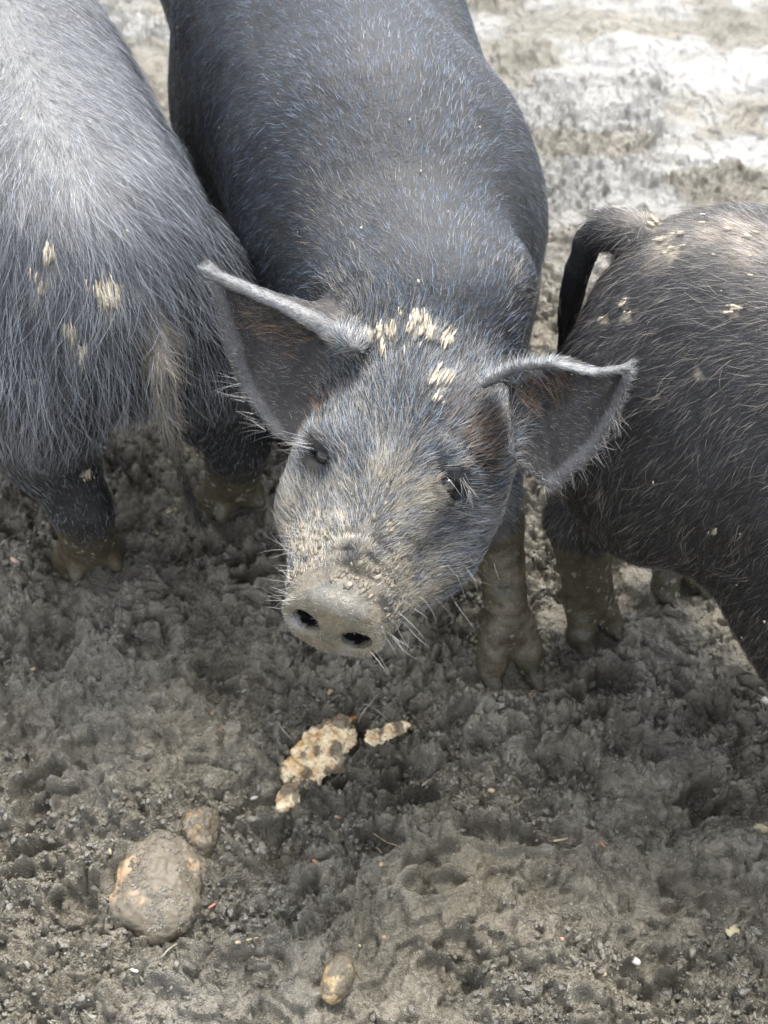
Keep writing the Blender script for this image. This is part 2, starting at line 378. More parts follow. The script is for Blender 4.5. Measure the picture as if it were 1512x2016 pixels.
    for (cx, cy, cz, r) in PADS:
        d = np.sqrt((X - cx) ** 2 + (Y - cy) ** 2) / r + .3 * vn2(X * 60, Y * 60, 99); m = 1 - sst(0.6, 1.3, d); h = h * (1 - m) + (cz + 0.014 * np.exp(-((d - 1.15) / 0.25) ** 2) + .0045 * np.abs(fbm2(wx * 50, wy * 50, 4, 97, .65)) + .004 * lumps(wx, wy, .011, 98) ) * m
    return h, wet, np.clip(tone, 0, 1)
def gz(x, y): return float(ground(np.array([[x]], float), np.array([[y]], float))[0][0, 0])
def at_ground(px, py, up=0.0):
    z = 0.0
    for _ in range(4): P = at_z(px, py, z); z = gz(P[0], P[1]) + up
    return at_z(px, py, z)

# ------------------------------------------------------------------ hair
def grow(name, V, F, n, dens, length, tint, flow, parent, origin, lift=0.25, K=5, rad=0.00016, rnd=0.25, curl=0.2, clump=None, droop=0.0, seed=1, radf=None, mat=None):
    g = np.random.default_rng(seed)
    n = int(n * HAIR)
    if n < 1: return None
    T = np.concatenate([F[:, [0, 1, 2]], F[:, [0, 2, 3]]]) if F.shape[1] == 4 else F
    a, b_, c = V[T[:, 0]], V[T[:, 1]], V[T[:, 2]]; ar = np.linalg.norm(np.cross(b_ - a, c - a), axis=1)
    VN = vnormals(V, F); w_ = ar * dens((a + b_ + c) / 3, VN[T[:, 0]]); cw = np.cumsum(w_)
    k = np.searchsorted(cw, g.random(n) * cw[-1]); k = np.minimum(k, len(T) - 1)
    u, v = g.random(n), g.random(n); fl = u + v > 1; u[fl] = 1 - u[fl]; v[fl] = 1 - v[fl]; u = u[:, None]; v = v[:, None]
    R = a[k] * (1 - u - v) + b_[k] * u + c[k] * v; NN = nrm(VN[T[k, 0]] * (1 - u - v) + VN[T[k, 1]] * u + VN[T[k, 2]] * v)
    D = flow(R, NN)
    nv = np.stack([vn3(R * 28 + 31 * i, 90 + i) for i in range(3)], 1) * rnd + g.normal(0, 1, (n, 3)) * rnd * 0.45
    D = nrm(D) + nv; D = D - NN * np.sum(D * NN, 1, keepdims=True); D = nrm(D)
    L = length(R, NN) * g.uniform(0.55, 1.25, n); lf = (lift if np.isscalar(lift) else lift(R, NN)) * g.uniform(0.5, 1.6, n)
    side = np.cross(NN, D); cz = g.normal(0, 1, n)[:, None] * curl
    P = np.empty((n, K, 3)); P[:, 0] = R - NN * 0.0006
    for j in range(1, K):
        s_ = j / (K - 1); bend = lf * (1 - 0.75 * s_)
        d = D * np.cos(bend)[:, None] + NN * np.sin(bend)[:, None] + side * cz * s_ + np.array([0, 0, -1.0]) * droop * s_
        P[:, j] = P[:, j - 1] + nrm(d) * (L / (K - 1))[:, None]
    if clump is not None:
        size, amt = clump; am = (amt if np.isscalar(amt) else amt(R))
        ci = np.floor(R / size).astype(np.int64); best = np.full(n, 1e9); BC = np.zeros((n, 3))
        for dx in (-1, 0, 1):
            for dy in (-1, 0, 1):
                for dz in (-1, 0, 1):
                    q = ci + np.array([dx, dy, dz]); cp = (q + np.stack([_h(q[:, 0], q[:, 1], q[:, 2], 7 + i) for i in range(3)], 1)) * size
                    dd = np.sum((cp - R) ** 2, 1); m = dd < best; best[m] = dd[m]; BC[m] = cp[m]
        off = BC - R; off -= NN * np.sum(off * NN, 1, keepdims=True)
        for j in range(1, K): P[:, j] += off * ((j / (K - 1)) ** 1.2 * am)[:, None] if not np.isscalar(am) else off * (j / (K - 1)) ** 1.2 * am
    C = tint(R, NN, g)
    return curves(name, P, (rad if radf is None else radf(R)) * g.uniform(0.7, 1.3, n), C, parent, origin, mat)
def curves(name, P, rad, C, parent, origin, mat=None):
    n, K = P.shape[:2]
    cu = bpy.data.hair_curves.new(name); cu.add_curves([K] * n)
    cu.points.foreach_set('position', (P - np.asarray(origin)).astype(np.float32).ravel())
    tp = 1 - 0.8 * (np.arange(K) / (K - 1)) ** 1.5
    rr_ = (np.broadcast_to(np.asarray(rad), (n,))[:, None] * tp[None]).astype(np.float32).ravel()
    cu.points.foreach_set('radius', rr_)
    at = cu.attributes.new('tint', 'FLOAT_COLOR', 'CURVE')
    at.data.foreach_set('color', np.concatenate([C, np.ones((n, 1))], 1).astype(np.float32).ravel())
    cu.materials.append(mat or mat_hair)
    o = bpy.data.objects.new(name, cu); sc.collection.objects.link(o); o.parent = parent
    return o

# ------------------------------------------------------------------ the pig
class Frame:
    def __init__(s, o, h):
        s.o = np.array([o[0], o[1], 0.0]); h = nrm(np.array([h[0], h[1], 0.0])); s.h = h; s.r = np.array([-h[1], h[0], 0.0])
        s.M = np.stack([s.r, s.h, np.array([0, 0, 1.0])])
    def w(s, p): return s.o + np.asarray(p, float) @ s.M
    def l(s, P): return (P - s.o) @ s.M.T
def torso(f, fr, W=1.0, H=1.0, rump=None):
    for (y, z, r) in ((.24, .325, (.112, .13, .150)), (.15, .35, (.118, .13, .140)), (.02, .325, (.138, .20, .160)), (-.14, .318, (.145, .19, .165)),
                      (-.27, .34, (.128, .15, .148)), (-.35, .345, (.112, .115, .138))):
        f.ell(fr.w((0, y, z * H)), (r[0] * W, r[1], r[2] * H), fr.M, 0.05)
    for s_ in (-1, 1):
        f.ell(fr.w((s_ * .078 * W, -.35, .30)), (.062, .11, .110 if rump is None else rump), fr.M, 0.04)
        f.ell(fr.w((s_ * .070 * W, .22, .27)), (.058, .09, .12), fr.M, 0.04)
def hoof(f, p, d, s_=1.0):
    """cloven foot whose fetlock is at p (about 5 cm up), toes towards d"""
    d = nrm(np.array([d[0], d[1], 0.0])); r = np.array([-d[1], d[0], 0.0]); z = np.array([0, 0, 1.0])
    for q in (-1, 1):
        f.cone(p + r * q * .009 * s_, p + r * q * .0185 * s_ + d * .018 * s_ - z * (p[2] - .014), .0170 * s_, .0145 * s_, 0.007)
        f.cone(p + r * q * .0185 * s_ + d * .012 * s_ - z * (p[2] - .010), p + r * q * .0215 * s_ + d * .044 * s_ - z * (p[2] - .001), .0135 * s_, .0070 * s_, 0.004)
        f.cone(p + r * q * .012 * s_ - d * .010, p + r * q * .018 * s_ - d * .021 * s_ - z * .012, .010 * s_, .0065 * s_, 0.008)
def leg(f, pts, rads, k=0.03):
    for i in range(len(pts) - 1): f.cone(pts[i], pts[i + 1], rads[i], rads[i + 1], k if i == 0 else 0.014)
HEADP = dict()
def head(f, H, ho, neck_to, ears=True, ear_pts=None, fine=True):
    """H: rows = right, forward, up of the head; ho = centre of the snout disc"""
    def w_(p): return ho + np.asarray(p, float) @ H
    f.cone(w_((0, -.215, -.005)), neck_to, .080, .115, 0.05)
    f.ell(w_((0, -.195, .022)), (.070, .062, .058), H, 0.03)
    f.ell(w_((0, -.150, .016)), (.068, .065, .050), H, 0.03)
    f.ell(w_((0, -.145, -.068)), (.062, .095, .058), H, 0.03)
    for s_ in (-1, 1):
        f.ell(w_((s_ * .047, -.155, -.034)), (.040, .074, .066), H, 0.03)
        f.cone(w_((s_ * .028, -.110, -.024)), w_((s_ * .018, -.030, -.016)), .044, .026, 0.02)
    f.cone(w_((0, -.13, .004)), w_((0, -.034, .004)), .056, .037, 0.025)
    f.cone(w_((0, -.11, -.060)), w_((0, -.040, -.044)), .044, .026, 0.02)
    f.cone(w_((0, -.135, .046)), w_((0, -.050, .034)), .018, .016, 0.014)
    for s_ in (-1, 1):
        f.ell(w_((s_ * .060, -.082, .026)), (.016, .040, .020), H, 0.025, sub=True)
        f.cone(w_((s_ * .030, -.030, -.036)), w_((s_ * .062, -.105, -.046)), .0022, .0028, 0.007, sub=True)
        f.cone(w_((s_ * .004, -.040, .046)), w_((s_ * .030, -.036, .034)), .0010, .0010, 0.004, sub=True)
        f.cone(w_((s_ * .004, -.053, .050)), w_((s_ * .034, -.050, .036)), .0006, .0006, 0.004, sub=True)
    T_ = radians(14); Dm = np.stack([H[0], H[1] * cos(T_) + H[2] * sin(T_), H[2] * cos(T_) - H[1] * sin(T_)])
    f.ell(w_((0, -.014, .002)), (.037, .022, .030), H, 0.010)
    f.ell(w_((0, -.002, .000)), (.0415, .0085, .0320), Dm, 0.004)
    f.ell(w_((0, -.003, .022)), (.024, .009, .011), Dm, 0.006)
    f.cone(w_((-.018, -.026, .040)), w_((.018, -.026, .040)), .0032, .0032, 0.006, sub=True)
    for s_ in (-1, 1):
        f.ell(w_((s_ * .0200, .004, -.001)), (.0118, .022, .0092), Dm, 0.004, sub=True)
    if ears:
        for P, R in ear_pts: f.sheet(P, R, 0.010 if fine else 0.012)
def eye(f, e, n, H, s_, k=1.0, slit=None):
    """a sunken almond opening with an upper and a lower lid and a brow; returns the eyeball's centre"""
    n = nrm(n); t = H[0] * s_ + H[1] * .25 if slit is None else slit; t = nrm(t - n * (t @ n)); b_ = np.cross(t, n); b_ = b_ * (1 if b_ @ H[1] < 0 else -1)
    f.ell(e, (.0135 * k, .010, .0062 * k), np.stack([t, n, b_]), 0.005, sub=True)
    f.cone(e - t * .013 + b_ * .0070 - n * .001, e + t * .012 + b_ * .0075 - n * .001, .0036, .0034, 0.005)
    f.cone(e - t * .012 - b_ * .0075 - n * .001, e + t * .011 - b_ * .0085 - n * .001, .0042, .0042, 0.006)
    f.cone(e - t * .018 + b_ * .018 - n * .003, e + t * .012 + b_ * .017 - n * .004, .0070, .0060, 0.012)
    return e - n * .0045
def ear_sheet(U, L, H, bow=0.028, n=90, rim=0.0042, thin=0.0030):
    """U, L: upper and lower edge in world space from base to tip"""
    U = np.array(U); L = np.array(L); t = np.linspace(0, 1, len(U)); s_ = np.linspace(0, 1, n)
    def sm(E):
        E = np.stack([np.interp(s_, t, E[:, k]) for k in range(3)], 1)
        for _ in range(6): E[1:-1] = (E[:-2] + 2 * E[1:-1] + E[2:]) / 4
        return E
    for _ in range(1): U2, L2 = sm(U), sm(L)
    v = np.linspace(0, 1, n)[None, :, None]; G = U2[:, None] * (1 - v) + L2[:, None] * v
    G = G - H[1][None, None] * (bow * np.sin(pi * v ** 0.8) * (1 - s_[:, None, None] ** 1.5))
    G = G + H[1][None, None] * 0.008 * (1 - sst(0, .2, v))     # rim rolled forward
    # wavy, slightly ribbed surface
    G = G + H[1][None, None] * ((0.0016 * np.sin(v * 22 + s_[:, None, None] * 4) + 0.004 * np.sin(v * 9 + s_[:, None, None] * 7)) * np.sin(pi * v))
    R = np.broadcast_to(thin + (rim - thin) * (1 - sst(0.03, .2, v[..., 0])), G.shape[:2]) * (1 - 0.25 * s_[:, None])
    return G.reshape(-1, 3), R.reshape(-1)

SURF = None; _SC = {}
def surf_pt(px, py):
    """the place on the pig just built that the photograph shows at this pixel"""
    k = (id(SURF), px, py)
    if k not in _SC:
        p2 = proj(SURF); d = np.hypot(p2[:, 0] - px, p2[:, 1] - py); dep = (SURF - CAM) @ FV
        i = np.where(d < max(9, d.min() + 1))[0]; _SC[k] = SURF[i[np.argmin(dep[i])]]
    return _SC[k]
def spots(P, dl):
    m = np.zeros(len(P)); wob = 1 + .9 * fbm3(P * 170, 3, 31)
    for (x, y, r) in dl:
        c = surf_pt(x, y); d = np.linalg.norm(P - c, axis=1) / r; m = np.maximum(m, 1 - sst(.6, .9, d * wob))
    return m
def soft(P, dl):
    m = np.zeros(len(P))
    for (x, y, r) in dl: m = np.maximum(m, np.exp(-np.sum((P - surf_pt(x, y)) ** 2, 1) / r ** 2))
    return m
def build_body(name, f, parent, loc, colf):
    global SURF
    V, F = f.mesh(); SURF = V; VN = vnormals(V, F)
    V = V + VN * (0.0012 * fbm3(V * 45, 3, 5) + .0035 * fbm3(V * 11, 2, 9) * sst(.16, .22, V[:, 2]) + .0030 * fbm3(V * 95, 4, 6, .7) * sst(.17, .12, V[:, 2]))[:, None]
    o = mesh_np(name, V, F, mat_skin, True, parent, loc); VN = vnormals(V, F)
    col, gl = colf(V, VN); set_attr(o, 'tint', col); set_attr(o, 'gloss', gl)
    return V, F
def flakes(name, V, F, n, mask, size, asp, flow, col, parent, loc, seed, lift=.0012, mat=None):
    """crusts of dried mud stuck to the coat"""
    g = np.random.default_rng(seed); T = np.concatenate([F[:, [0, 1, 2]], F[:, [0, 2, 3]]]); a, b_, c = V[T[:, 0]], V[T[:, 1]], V[T[:, 2]]
    VN = vnormals(V, F); w_ = np.linalg.norm(np.cross(b_ - a, c - a), axis=1) * mask((a + b_ + c) / 3, VN[T[:, 0]]); cw = np.cumsum(w_)
    k = np.minimum(np.searchsorted(cw, g.random(n) * cw[-1]), len(T) - 1); u = g.random((n, 3)); u /= u.sum(1, keepdims=True)
    R = a[k] * u[:, :1] + b_[k] * u[:, 1:2] + c[k] * u[:, 2:]; Nn = VN[T[k, 0]]; D = nrm(flow(R, Nn)) + g.normal(0, .09, (n, 3)); D = nrm(D - Nn * np.sum(D * Nn, 1, keepdims=True)); B = np.cross(Nn, D)
    sz = size * (.3 + 1.6 * g.random(n) ** 4)[:, None, None]; q = ICO[None] * np.array([1, 1, 1.0]) * np.clip(1 + .5 * g.normal(0, 1, (n, 12)), .4, 1.8)[:, :, None]
    W = (q[..., 0:1] * D[:, None] * asp + q[..., 1:2] * B[:, None] + q[..., 2:3] * Nn[:, None] * .28) * sz + (R + Nn * lift)[:, None]
    Fc = (IF[None] + (np.arange(n) * 12)[:, None, None]).reshape(-1, 3); o = mesh_np(name, W.reshape(-1, 3), Fc, mat or mat_skin, mat is None, parent, loc)
    set_attr(o, 'tint', np.repeat(col[None] * g.uniform(.6, 1.25, (n, 1)), 12, 0)); set_attr(o, 'gloss', np.full(n * 12, .05)); o['kind'] = 'stuff'; return o
_ph = (1 + 5 ** .5) / 2
ICO = nrm(np.array([(-1, _ph, 0), (1, _ph, 0), (-1, -_ph, 0), (1, -_ph, 0), (0, -1, _ph), (0, 1, _ph), (0, -1, -_ph), (0, 1, -_ph), (_ph, 0, -1), (_ph, 0, 1), (-_ph, 0, -1), (-_ph, 0, 1)], float))
IF = np.array([(0, 11, 5), (0, 5, 1), (0, 1, 7), (0, 7, 10), (0, 10, 11), (1, 5, 9), (5, 11, 4), (11, 10, 2), (10, 7, 6), (7, 1, 8), (3, 9, 4), (3, 4, 2), (3, 2, 6), (3, 6, 8), (3, 8, 9), (4, 9, 5), (2, 4, 11), (6, 2, 10), (8, 6, 7), (9, 8, 1)])
def lerp(a, b_, t): return a * (1 - t)[:, None] + np.asarray(b_)[None] * t[:, None] if np.ndim(b_) == 1 else a * (1 - t)[:, None] + b_ * t[:, None]
SKIN = np.array([0.011, 0.012, 0.014]); TAN = np.array([0.42, 0.37, 0.285]); OLIVE = np.array([0.062, 0.052, 0.033]); WETMUD = np.array([0.075, 0.062, 0.040])
def seg_d(P, a, b_):
    ab = b_ - a; h = np.clip(((P - a) @ ab) / (ab @ ab), 0, 1); return np.linalg.norm(P - a - h[:, None] * ab, axis=1)
def hair_mix(g, n, dark=.5, light=.12, cool=1.0):
    u = g.random(n)[:, None]; D_ = np.array([.006, .007, .009]); M_ = np.array([.030, .052, .095]) * np.array([1, 1, cool]); L_ = np.array([.62, .66, .72])  # blue of the middle tone carries sky sheen in the hair colour
    c = np.where(u < dark, D_, np.where(u < 1 - light, M_, L_)); return c * g.uniform(.6, 1.4, (n, 1))
def body_flow(fr, V_=None):
    def fl(P, Nn):
        q = fr.l(P); sx = np.clip(np.abs(q[:, 0]) / .12, 0, 1.3); legs = sst(.24, .14, q[:, 2])
        d = -fr.h[None] * (1.0 - .55 * sst(.3, 1.1, sx) - .9 * legs * 1)[:, None]
        d = d + np.tanh(q[:, 0] / .035)[:, None] * fr.r[None] * (.28 * (1 - sst(.6, 1.1, sx)))[:, None]
        d = d + np.array([0, 0, -1.0])[None] * (.15 + .9 * sst(.4, 1.1, sx) + 2 * legs + 1.2 * sst(-.36, -.46, q[:, 1]))[:, None]
        return d
    return fl

# ================================================================== CENTRE PIG
ds = np.array([-.33, -.94, -.07])
H = np.zeros((3, 3)); H[1] = nrm(ds); H[0] = np.array([.957, -.222, -.186]); H[0] = nrm(H[0] - H[1] * (H[0] @ H[1])); H[2] = np.cross(H[1], H[0])
if H[2][2] < 0: H[2] = -H[2]
HO = at_z(655, 1232, 0.32)
def hp(px, py, yl): return at_plane(px, py, HO + H[1] * yl, H[1])
fr = Frame((-.045, 1.375), (.19, -.98)); CEN_FR = fr
if fr.r[0] < 0: fr.r = -fr.r; fr.M[0] = fr.r
PADS += [(.123, .885, -.004, .042), (-.03, 1.02, 0, .042)]
hind = [fr.w((-.085, -.33, 0)), fr.w((.085, -.38, 0))]
for q in hind: PADS.append((q[0], q[1], 0, .05))
f = Field(axis(-.40, .36, -.21, .25, .0026, .006), axis(.60, 2.05, .68, 1.06, .0026, .007), axis(-.02, .58, .20, .52, .0026, .005))
torso(f, fr, 1.07)
f.ell(fr.w((0, .16, .40)), (.085, .12, .095), fr.M, 0.05)
f.ell(fr.w((-.07, -.10, .22)), (.10, .20, .11), fr.M, 0.05)
EU = [[hp(705, 672, -.20), hp(640, 628, -.215), hp(570, 592, -.215), hp(490, 558, -.21), hp(408, 520, -.20)],
      [hp(960, 742, -.20), hp(1020, 712, -.21), hp(1095, 703, -.21), hp(1170, 722, -.205), hp(1245, 710, -.20)]]
EL = [[hp(640, 870, -.150), hp(545, 862, -.150), hp(480, 770, -.165), hp(445, 660, -.18), hp(412, 535, -.195)],
      [hp(1010, 900, -.150), hp(1085, 962, -.150), hp(1165, 890, -.165), hp(1215, 810, -.18), hp(1243, 722, -.195)]]
head(f, H, HO, fr.w((0, .20, .375)), True, [ear_sheet(EU[0], EL[0], H), ear_sheet(EU[1], EL[1], H)])
def rimmask(P):
    d = np.min([seg_d(P, E[i] + H[1] * .008, E[i + 1] + H[1] * .008) for E in EU for i in range(4)], 0); return sst(.010, .006, d)
def lowrim(P): return sst(.012, .006, np.min([seg_d(P, E[i], E[i + 1]) for E in EL for i in range(1, 4)], 0))
EYES = []; EB = []
for i, (x, y) in enumerate(((634, 900), (888, 958))):
    e, n_ = f.hit(x, y); EYES.append(e); EB.append(eye(f, e, n_, H, -1 if i == 0 else 1, .95))
# neck roll behind the head
f.ell(fr.w((.085, .20, .33)), (.062, .11, .11), fr.M, .05)
f.ell(at_z(838, 555, .408), (.086, .060, .045), None, 0.06)
# forelegs
F1 = np.array([.120, .905, .052]); K1 = np.array([.106, .955, .15]); S1 = fr.w((.085, .26, .25))
leg(f, [S1, K1, F1], [.050, .0235, .0200], 0.03); hoof(f, F1, (.22, -1.0), 1.05)
F2 = np.array([-.03, 1.02, .05]); K2 = np.array([-.045, 1.05, .15]); leg(f, [fr.w((-.085, .24, .25)), K2, F2], [.052, .025, .021]); hoof(f, F2, (0, -1))
for s_, q in ((-1, hind[0]), (1, hind[1])):
    leg(f, [fr.w((s_ * .08, -.32, .27)), fr.w((s_ * .088, -.27, .21)), q - fr.h * .05 + [0, 0, .155], q + [0, 0, .052]], [.085, .056, .027, .021], 0.04)
    hoof(f, q + np.array([0, 0, .05]), fr.h)
for i in range(6):
    a = fr.w((.012 * i, -.455 - .012 * min(i, 3), .40 - .045 * i)); b_ = fr.w((.012 * (i + 1), -.455 - .012 * min(i + 1, 3), .40 - .045 * (i + 1)))
    f.cone(a, b_, .015 - .002 * i, .013 - .002 * i, 0.01)
pig = empty('pig', (fr.o[0], fr.o[1], 0)); LOC = (fr.o[0], fr.o[1], 0)
tag(pig, 'black pig facing the camera with a dried mud caked snout and both ears spread', 'pig', 'black pigs standing in the mud')
def headloc(P): return (P - HO) @ H.T
DAB = [(815, 640, .009), (845, 628, .008), (765, 652, .010), (788, 645, .007), (882, 665, .008), (870, 745, .008), (858, 768, .005), (720, 660, .006), (856, 650, .008)]
def face_mud(P):
    q = headloc(P); n_ = fbm3(P * 38, 4, 21)
    up = q[:, 1] + .022 * n_ - .25 * np.maximum(0, q[:, 0] - .005) + .12 * np.minimum(0, q[:, 0])
    m = sst(-.140, -.060, up) * sst(-.075, -.03, q[:, 2] + .03 * n_)
    strip = (1 - sst(.004, .022, np.abs(q[:, 0] + .004 + .01 * n_))) * sst(-.15, -.10, q[:, 1]) * sst(-.05, .45, fbm3(P * 70, 3, 22)) * .8
    eye = np.exp(-(np.linalg.norm(P - (EYES[1] + H[1] * .012 - H[0] * .016), axis=1) / .014) ** 2)
    cl = sst(-.30, .10, fbm3(P * 85, 3, 24)); m = m * (.30 + .70 * cl)
    return np.clip(m * (1.0 + .6 * n_) + .8 * strip + .9 * eye, 0, 1)
DAB = [(828, 640, .011), (760, 655, .012), (880, 665, .008), (870, 745, .008), (860, 770, .005), (725, 655, .007), (800, 648, .007), (853, 650, .008)]
def dabs(P, dl): return spots(P, dl)
NOSE = lambda P: ((headloc(P)[:, 1] > -.016) & (np.abs(headloc(P)[:, 0]) < .06)).astype(float)
def earmask(P):
    q = headloc(P); return sst(.078, .09, np.abs(q[:, 0])) * sst(-.03, .0, q[:, 2]) * sst(-.25, -.235, q[:, 1]) * sst(-.115, -.125, q[:, 1])
def headmask(P):
    q = headloc(P); return sst(-.27, -.21, q[:, 1])
def col_c(P, Nn):
    n_ = fbm3(P * 30, 4, 3); c = np.repeat(SKIN[None], len(P), 0) * (1.1 + .4 * n_)[:, None]
    q = headloc(P)
    fm = face_mud(P); c = lerp(c, TAN * .42 * (1 + .5 * fbm3(P * 130, 3, 19))[:, None], fm * .9)
    nose = NOSE(P); c = lerp(c, np.array([.19, .163, .115]), nose * sst(-.9, -.3, n_) * .9); c = lerp(c, np.array([.12, .115, .09]), nose * sst(-.05, .35, fbm3(P * 110, 4, 12, .65)) * .75)
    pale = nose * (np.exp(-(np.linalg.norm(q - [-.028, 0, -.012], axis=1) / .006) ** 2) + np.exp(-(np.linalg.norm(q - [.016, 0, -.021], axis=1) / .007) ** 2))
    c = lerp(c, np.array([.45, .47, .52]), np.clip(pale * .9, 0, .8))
    top = nose * sst(.020, .028, q[:, 2] + .012 * n_); c = lerp(c, np.array([.13, .14, .15]), top * .3)
    inn = nose * (np.minimum(np.linalg.norm(q - [.0185, -.008, -.003], axis=1), np.linalg.norm(q - [-.0185, -.008, -.003], axis=1)) < .0125)
    c = lerp(c, np.array([.008, .007, .007]), inn * 1.0)
    em = earmask(P); c = lerp(c, np.array([.036, .031, .029]) * 1.0, em * .8 * (.8 + .5 * fbm3(P * 60, 3, 61))); c = lerp(c, np.array([.36, .36, .36]), rimmask(P) * (.15 + .4 * em)); c = lerp(c, np.array([.13, .13, .135]), lowrim(P) * .7 * em)
    c = lerp(c, TAN, dabs(P, DAB) * sst(.2, .5, Nn[:, 2]) * .8)
    z = P[:, 2] + .02 * n_; lg = sst(.19, .14, z); c = lerp(c, WETMUD * (1.05 + .8 * fbm3(P * 70, 4, 8))[:, None], lg)
    gl = .25 + lg * (.55 + .5 * fbm3(P * 50, 2, 18)) + nose * .5 - fm * .2
    return c, np.clip(gl, 0, 1)
V, F = build_body('body', f, pig, LOC, col_c)
BODYC = V
HC = HO - H[1] * .14
ear_m = None
bf = body_flow(fr)
def flow_c(P, Nn):
    q = headloc(P); hm = headmask(P)[:, None]; em = earmask(P)[:, None]
    hf = -H[1][None] + H[0][None] * (q[:, 0:1] * 11 * sst(-.25, -.1, q[:, 1])[:, None]) - H[2][None] * .25
    # hair parts around the eyes
    sg = np.sign(q[:, 0:1]); ef = sg * H[0][None] * .8 + H[2][None] * .2 - H[1][None] * .2
    ef = ef + H[1][None] * .3
    return (bf(P, Nn) * (1 - hm) + hf * hm) * (1 - em) + ef * em
def len_c(P, Nn):
    q = headloc(P); hm = headmask(P); em = earmask(P)
    L = .0125 * (1 - hm) + hm * (.0115 - .0065 * sst(-.10, -.03, q[:, 1])); L = L * (1 - em) + .0062 * em
    return L
def tint_c(P, Nn, g):
    c = hair_mix(g, len(P), .48, .12, 1.12); hm = headmask(P); q = headloc(P)
    hc = hair_mix(g, len(P), .42, .24) * np.array([1.12, .98, .80]); c = np.where((g.random(len(P)) < hm)[:, None], hc, c)
    fm = face_mud(P); u = g.random(len(P)); c = np.where((u < fm * .95)[:, None], TAN * .8 * g.uniform(.12, 1.3, (len(P), 1)), c)
    db = dabs(P, DAB) * sst(.2, .5, Nn[:, 2]); c = np.where((u < db)[:, None], TAN * 1.45 * g.uniform(.85, 1.2, (len(P), 1)), c)
    rm = rimmask(P); c = np.where((g.random(len(P)) < rm * .38)[:, None], np.array([.52, .52, .52]) * g.uniform(.7, 1.2, (len(P), 1)), c)
    ed = earmask(P) * (1 - rm); c = np.where((g.random(len(P)) < ed * .65)[:, None], np.array([.06, .050, .044]) * g.uniform(.3, 3.0, (len(P), 1)), c)
    # rusty hair at the temples and behind the brows
    o1 = soft(P, [(950, 850, .026), (965, 880, .018)]) + .7 * soft(P, [(618, 790, .018)])
    c = np.where((g.random(len(P)) < o1 * .4 * hm)[:, None], np.array([.30, .20, .13]) * g.uniform(.5, 1.3, (len(P), 1)), c)
    # neck edge dust
    o2 = soft(P, [(665, 590, .03), (640, 410, .035), (680, 390, .025), (1045, 600, .025), (1030, 560, .02)])
    c = np.where((g.random(len(P)) < o2 * .45)[:, None], TAN * g.uniform(.5, 1.1, (len(P), 1)), c)
    return c
def dens_c(P, Nn):
    q = headloc(P); z = P[:, 2]; d = sst(.15, .20, z + .01 * vn3(P * 60, 2)); nose = q[:, 1] > -.022
    d = np.where(nose, .0, d); hm = headmask(P); em = earmask(P)
    d = d * (1 + 1.2 * hm) * (1 + .9 * face_mud(P)) * (1 + .9 * em); d = d * np.where(P[:, 1] > 1.55, .35, 1)
    for e in EYES: d = d * sst(.013, .020, np.linalg.norm(P - e, axis=1))
    return d
grow('coat', V, F, 300000, dens_c, len_c, tint_c, flow_c, pig, LOC, lift=lambda R, n_: .16 + .22 * headmask(R) * (1 - .8 * earmask(R)), K=4, rad=.00012,
     clump=(.0045, lambda R: .15 + .55 * face_mud(R) + .8 * dabs(R, DAB)), seed=5, curl=.22, radf=lambda R: .00011 + .00004 * headmask(R) + .00012 * face_mud(R) + .0002 * dabs(R, DAB))
flakes('dried_mud', V, F, 800, lambda P, n_: np.clip(face_mud(P) - .25, 0, 1) * (1 - NOSE(P)) * sst(-.1, .3, fbm3(P * 60, 3, 71)), .0012, 1.8, flow_c, TAN * .6, pig, LOC, 72, .0006)
flakes('dried_mud', V, F, 560, lambda P, n_: dabs(P, DAB) * sst(0, .4, n_[:, 2]) * sst(-.05, .2, fbm3(P * 150, 2, 73)), .00055, 8.0, flow_c, TAN * 1.1, pig, LOC, 74, .0022)
def legwet(o_):
    n = len(o_.data.vertices); set_attr(o_, 'wet', np.full(n, .45)); set_attr(o_, 'tone', np.full(n, .0))
legwet(flakes('wet_mud', V, F, 900, lambda P, n_: sst(.16, .10, P[:, 2]) * sst(-.2, .3, fbm3(P * 45, 3, 77)) * (P[:, 2] > .004), .0016, 1.3, flow_c, TAN, pig, LOC, 78, .0002, mat_mud))
flakes('dried_mud', V, F, 120, lambda P, n_: sst(.3, .44, P[:, 2]) * (P[:, 1] < 1.5), .0007, 1.4, flow_c, TAN * 1.3, pig, LOC, 75, .002)
def tint_gc(P, Nn, g):
    n = len(P); hm = headmask(P); fm = face_mud(P); c = np.where(g.random(n)[:, None] < .65, np.array([.085, .14, .23]), np.array([.34, .42, .53])) * g.uniform(.5, 1.2, (n, 1))  # bluish strands: the back's sky sheen painted as hair colour
    c = np.where((g.random(n) < hm * .72)[:, None], np.array([.32, .30, .27]) * g.uniform(.5, 1.3, (n, 1)), c)
    o1 = soft(P, [(950, 850, .026), (965, 880, .018)]) + .7 * soft(P, [(618, 790, .018)]); c = np.where((g.random(n) < o1 * .7)[:, None], np.array([.36, .22, .14]) * g.uniform(.5, 1.2, (n, 1)), c)
    c = np.where((g.random(n) < fm * 1.2)[:, None], TAN * g.uniform(.45, 1.3, (n, 1)), c)
    o2 = soft(P, [(665, 590, .03), (640, 410, .035), (680, 390, .025), (1045, 600, .025), (1030, 560, .02)]); c = np.where((g.random(n) < o2 * .6)[:, None], TAN * g.uniform(.5, 1.2, (n, 1)), c)
    return c
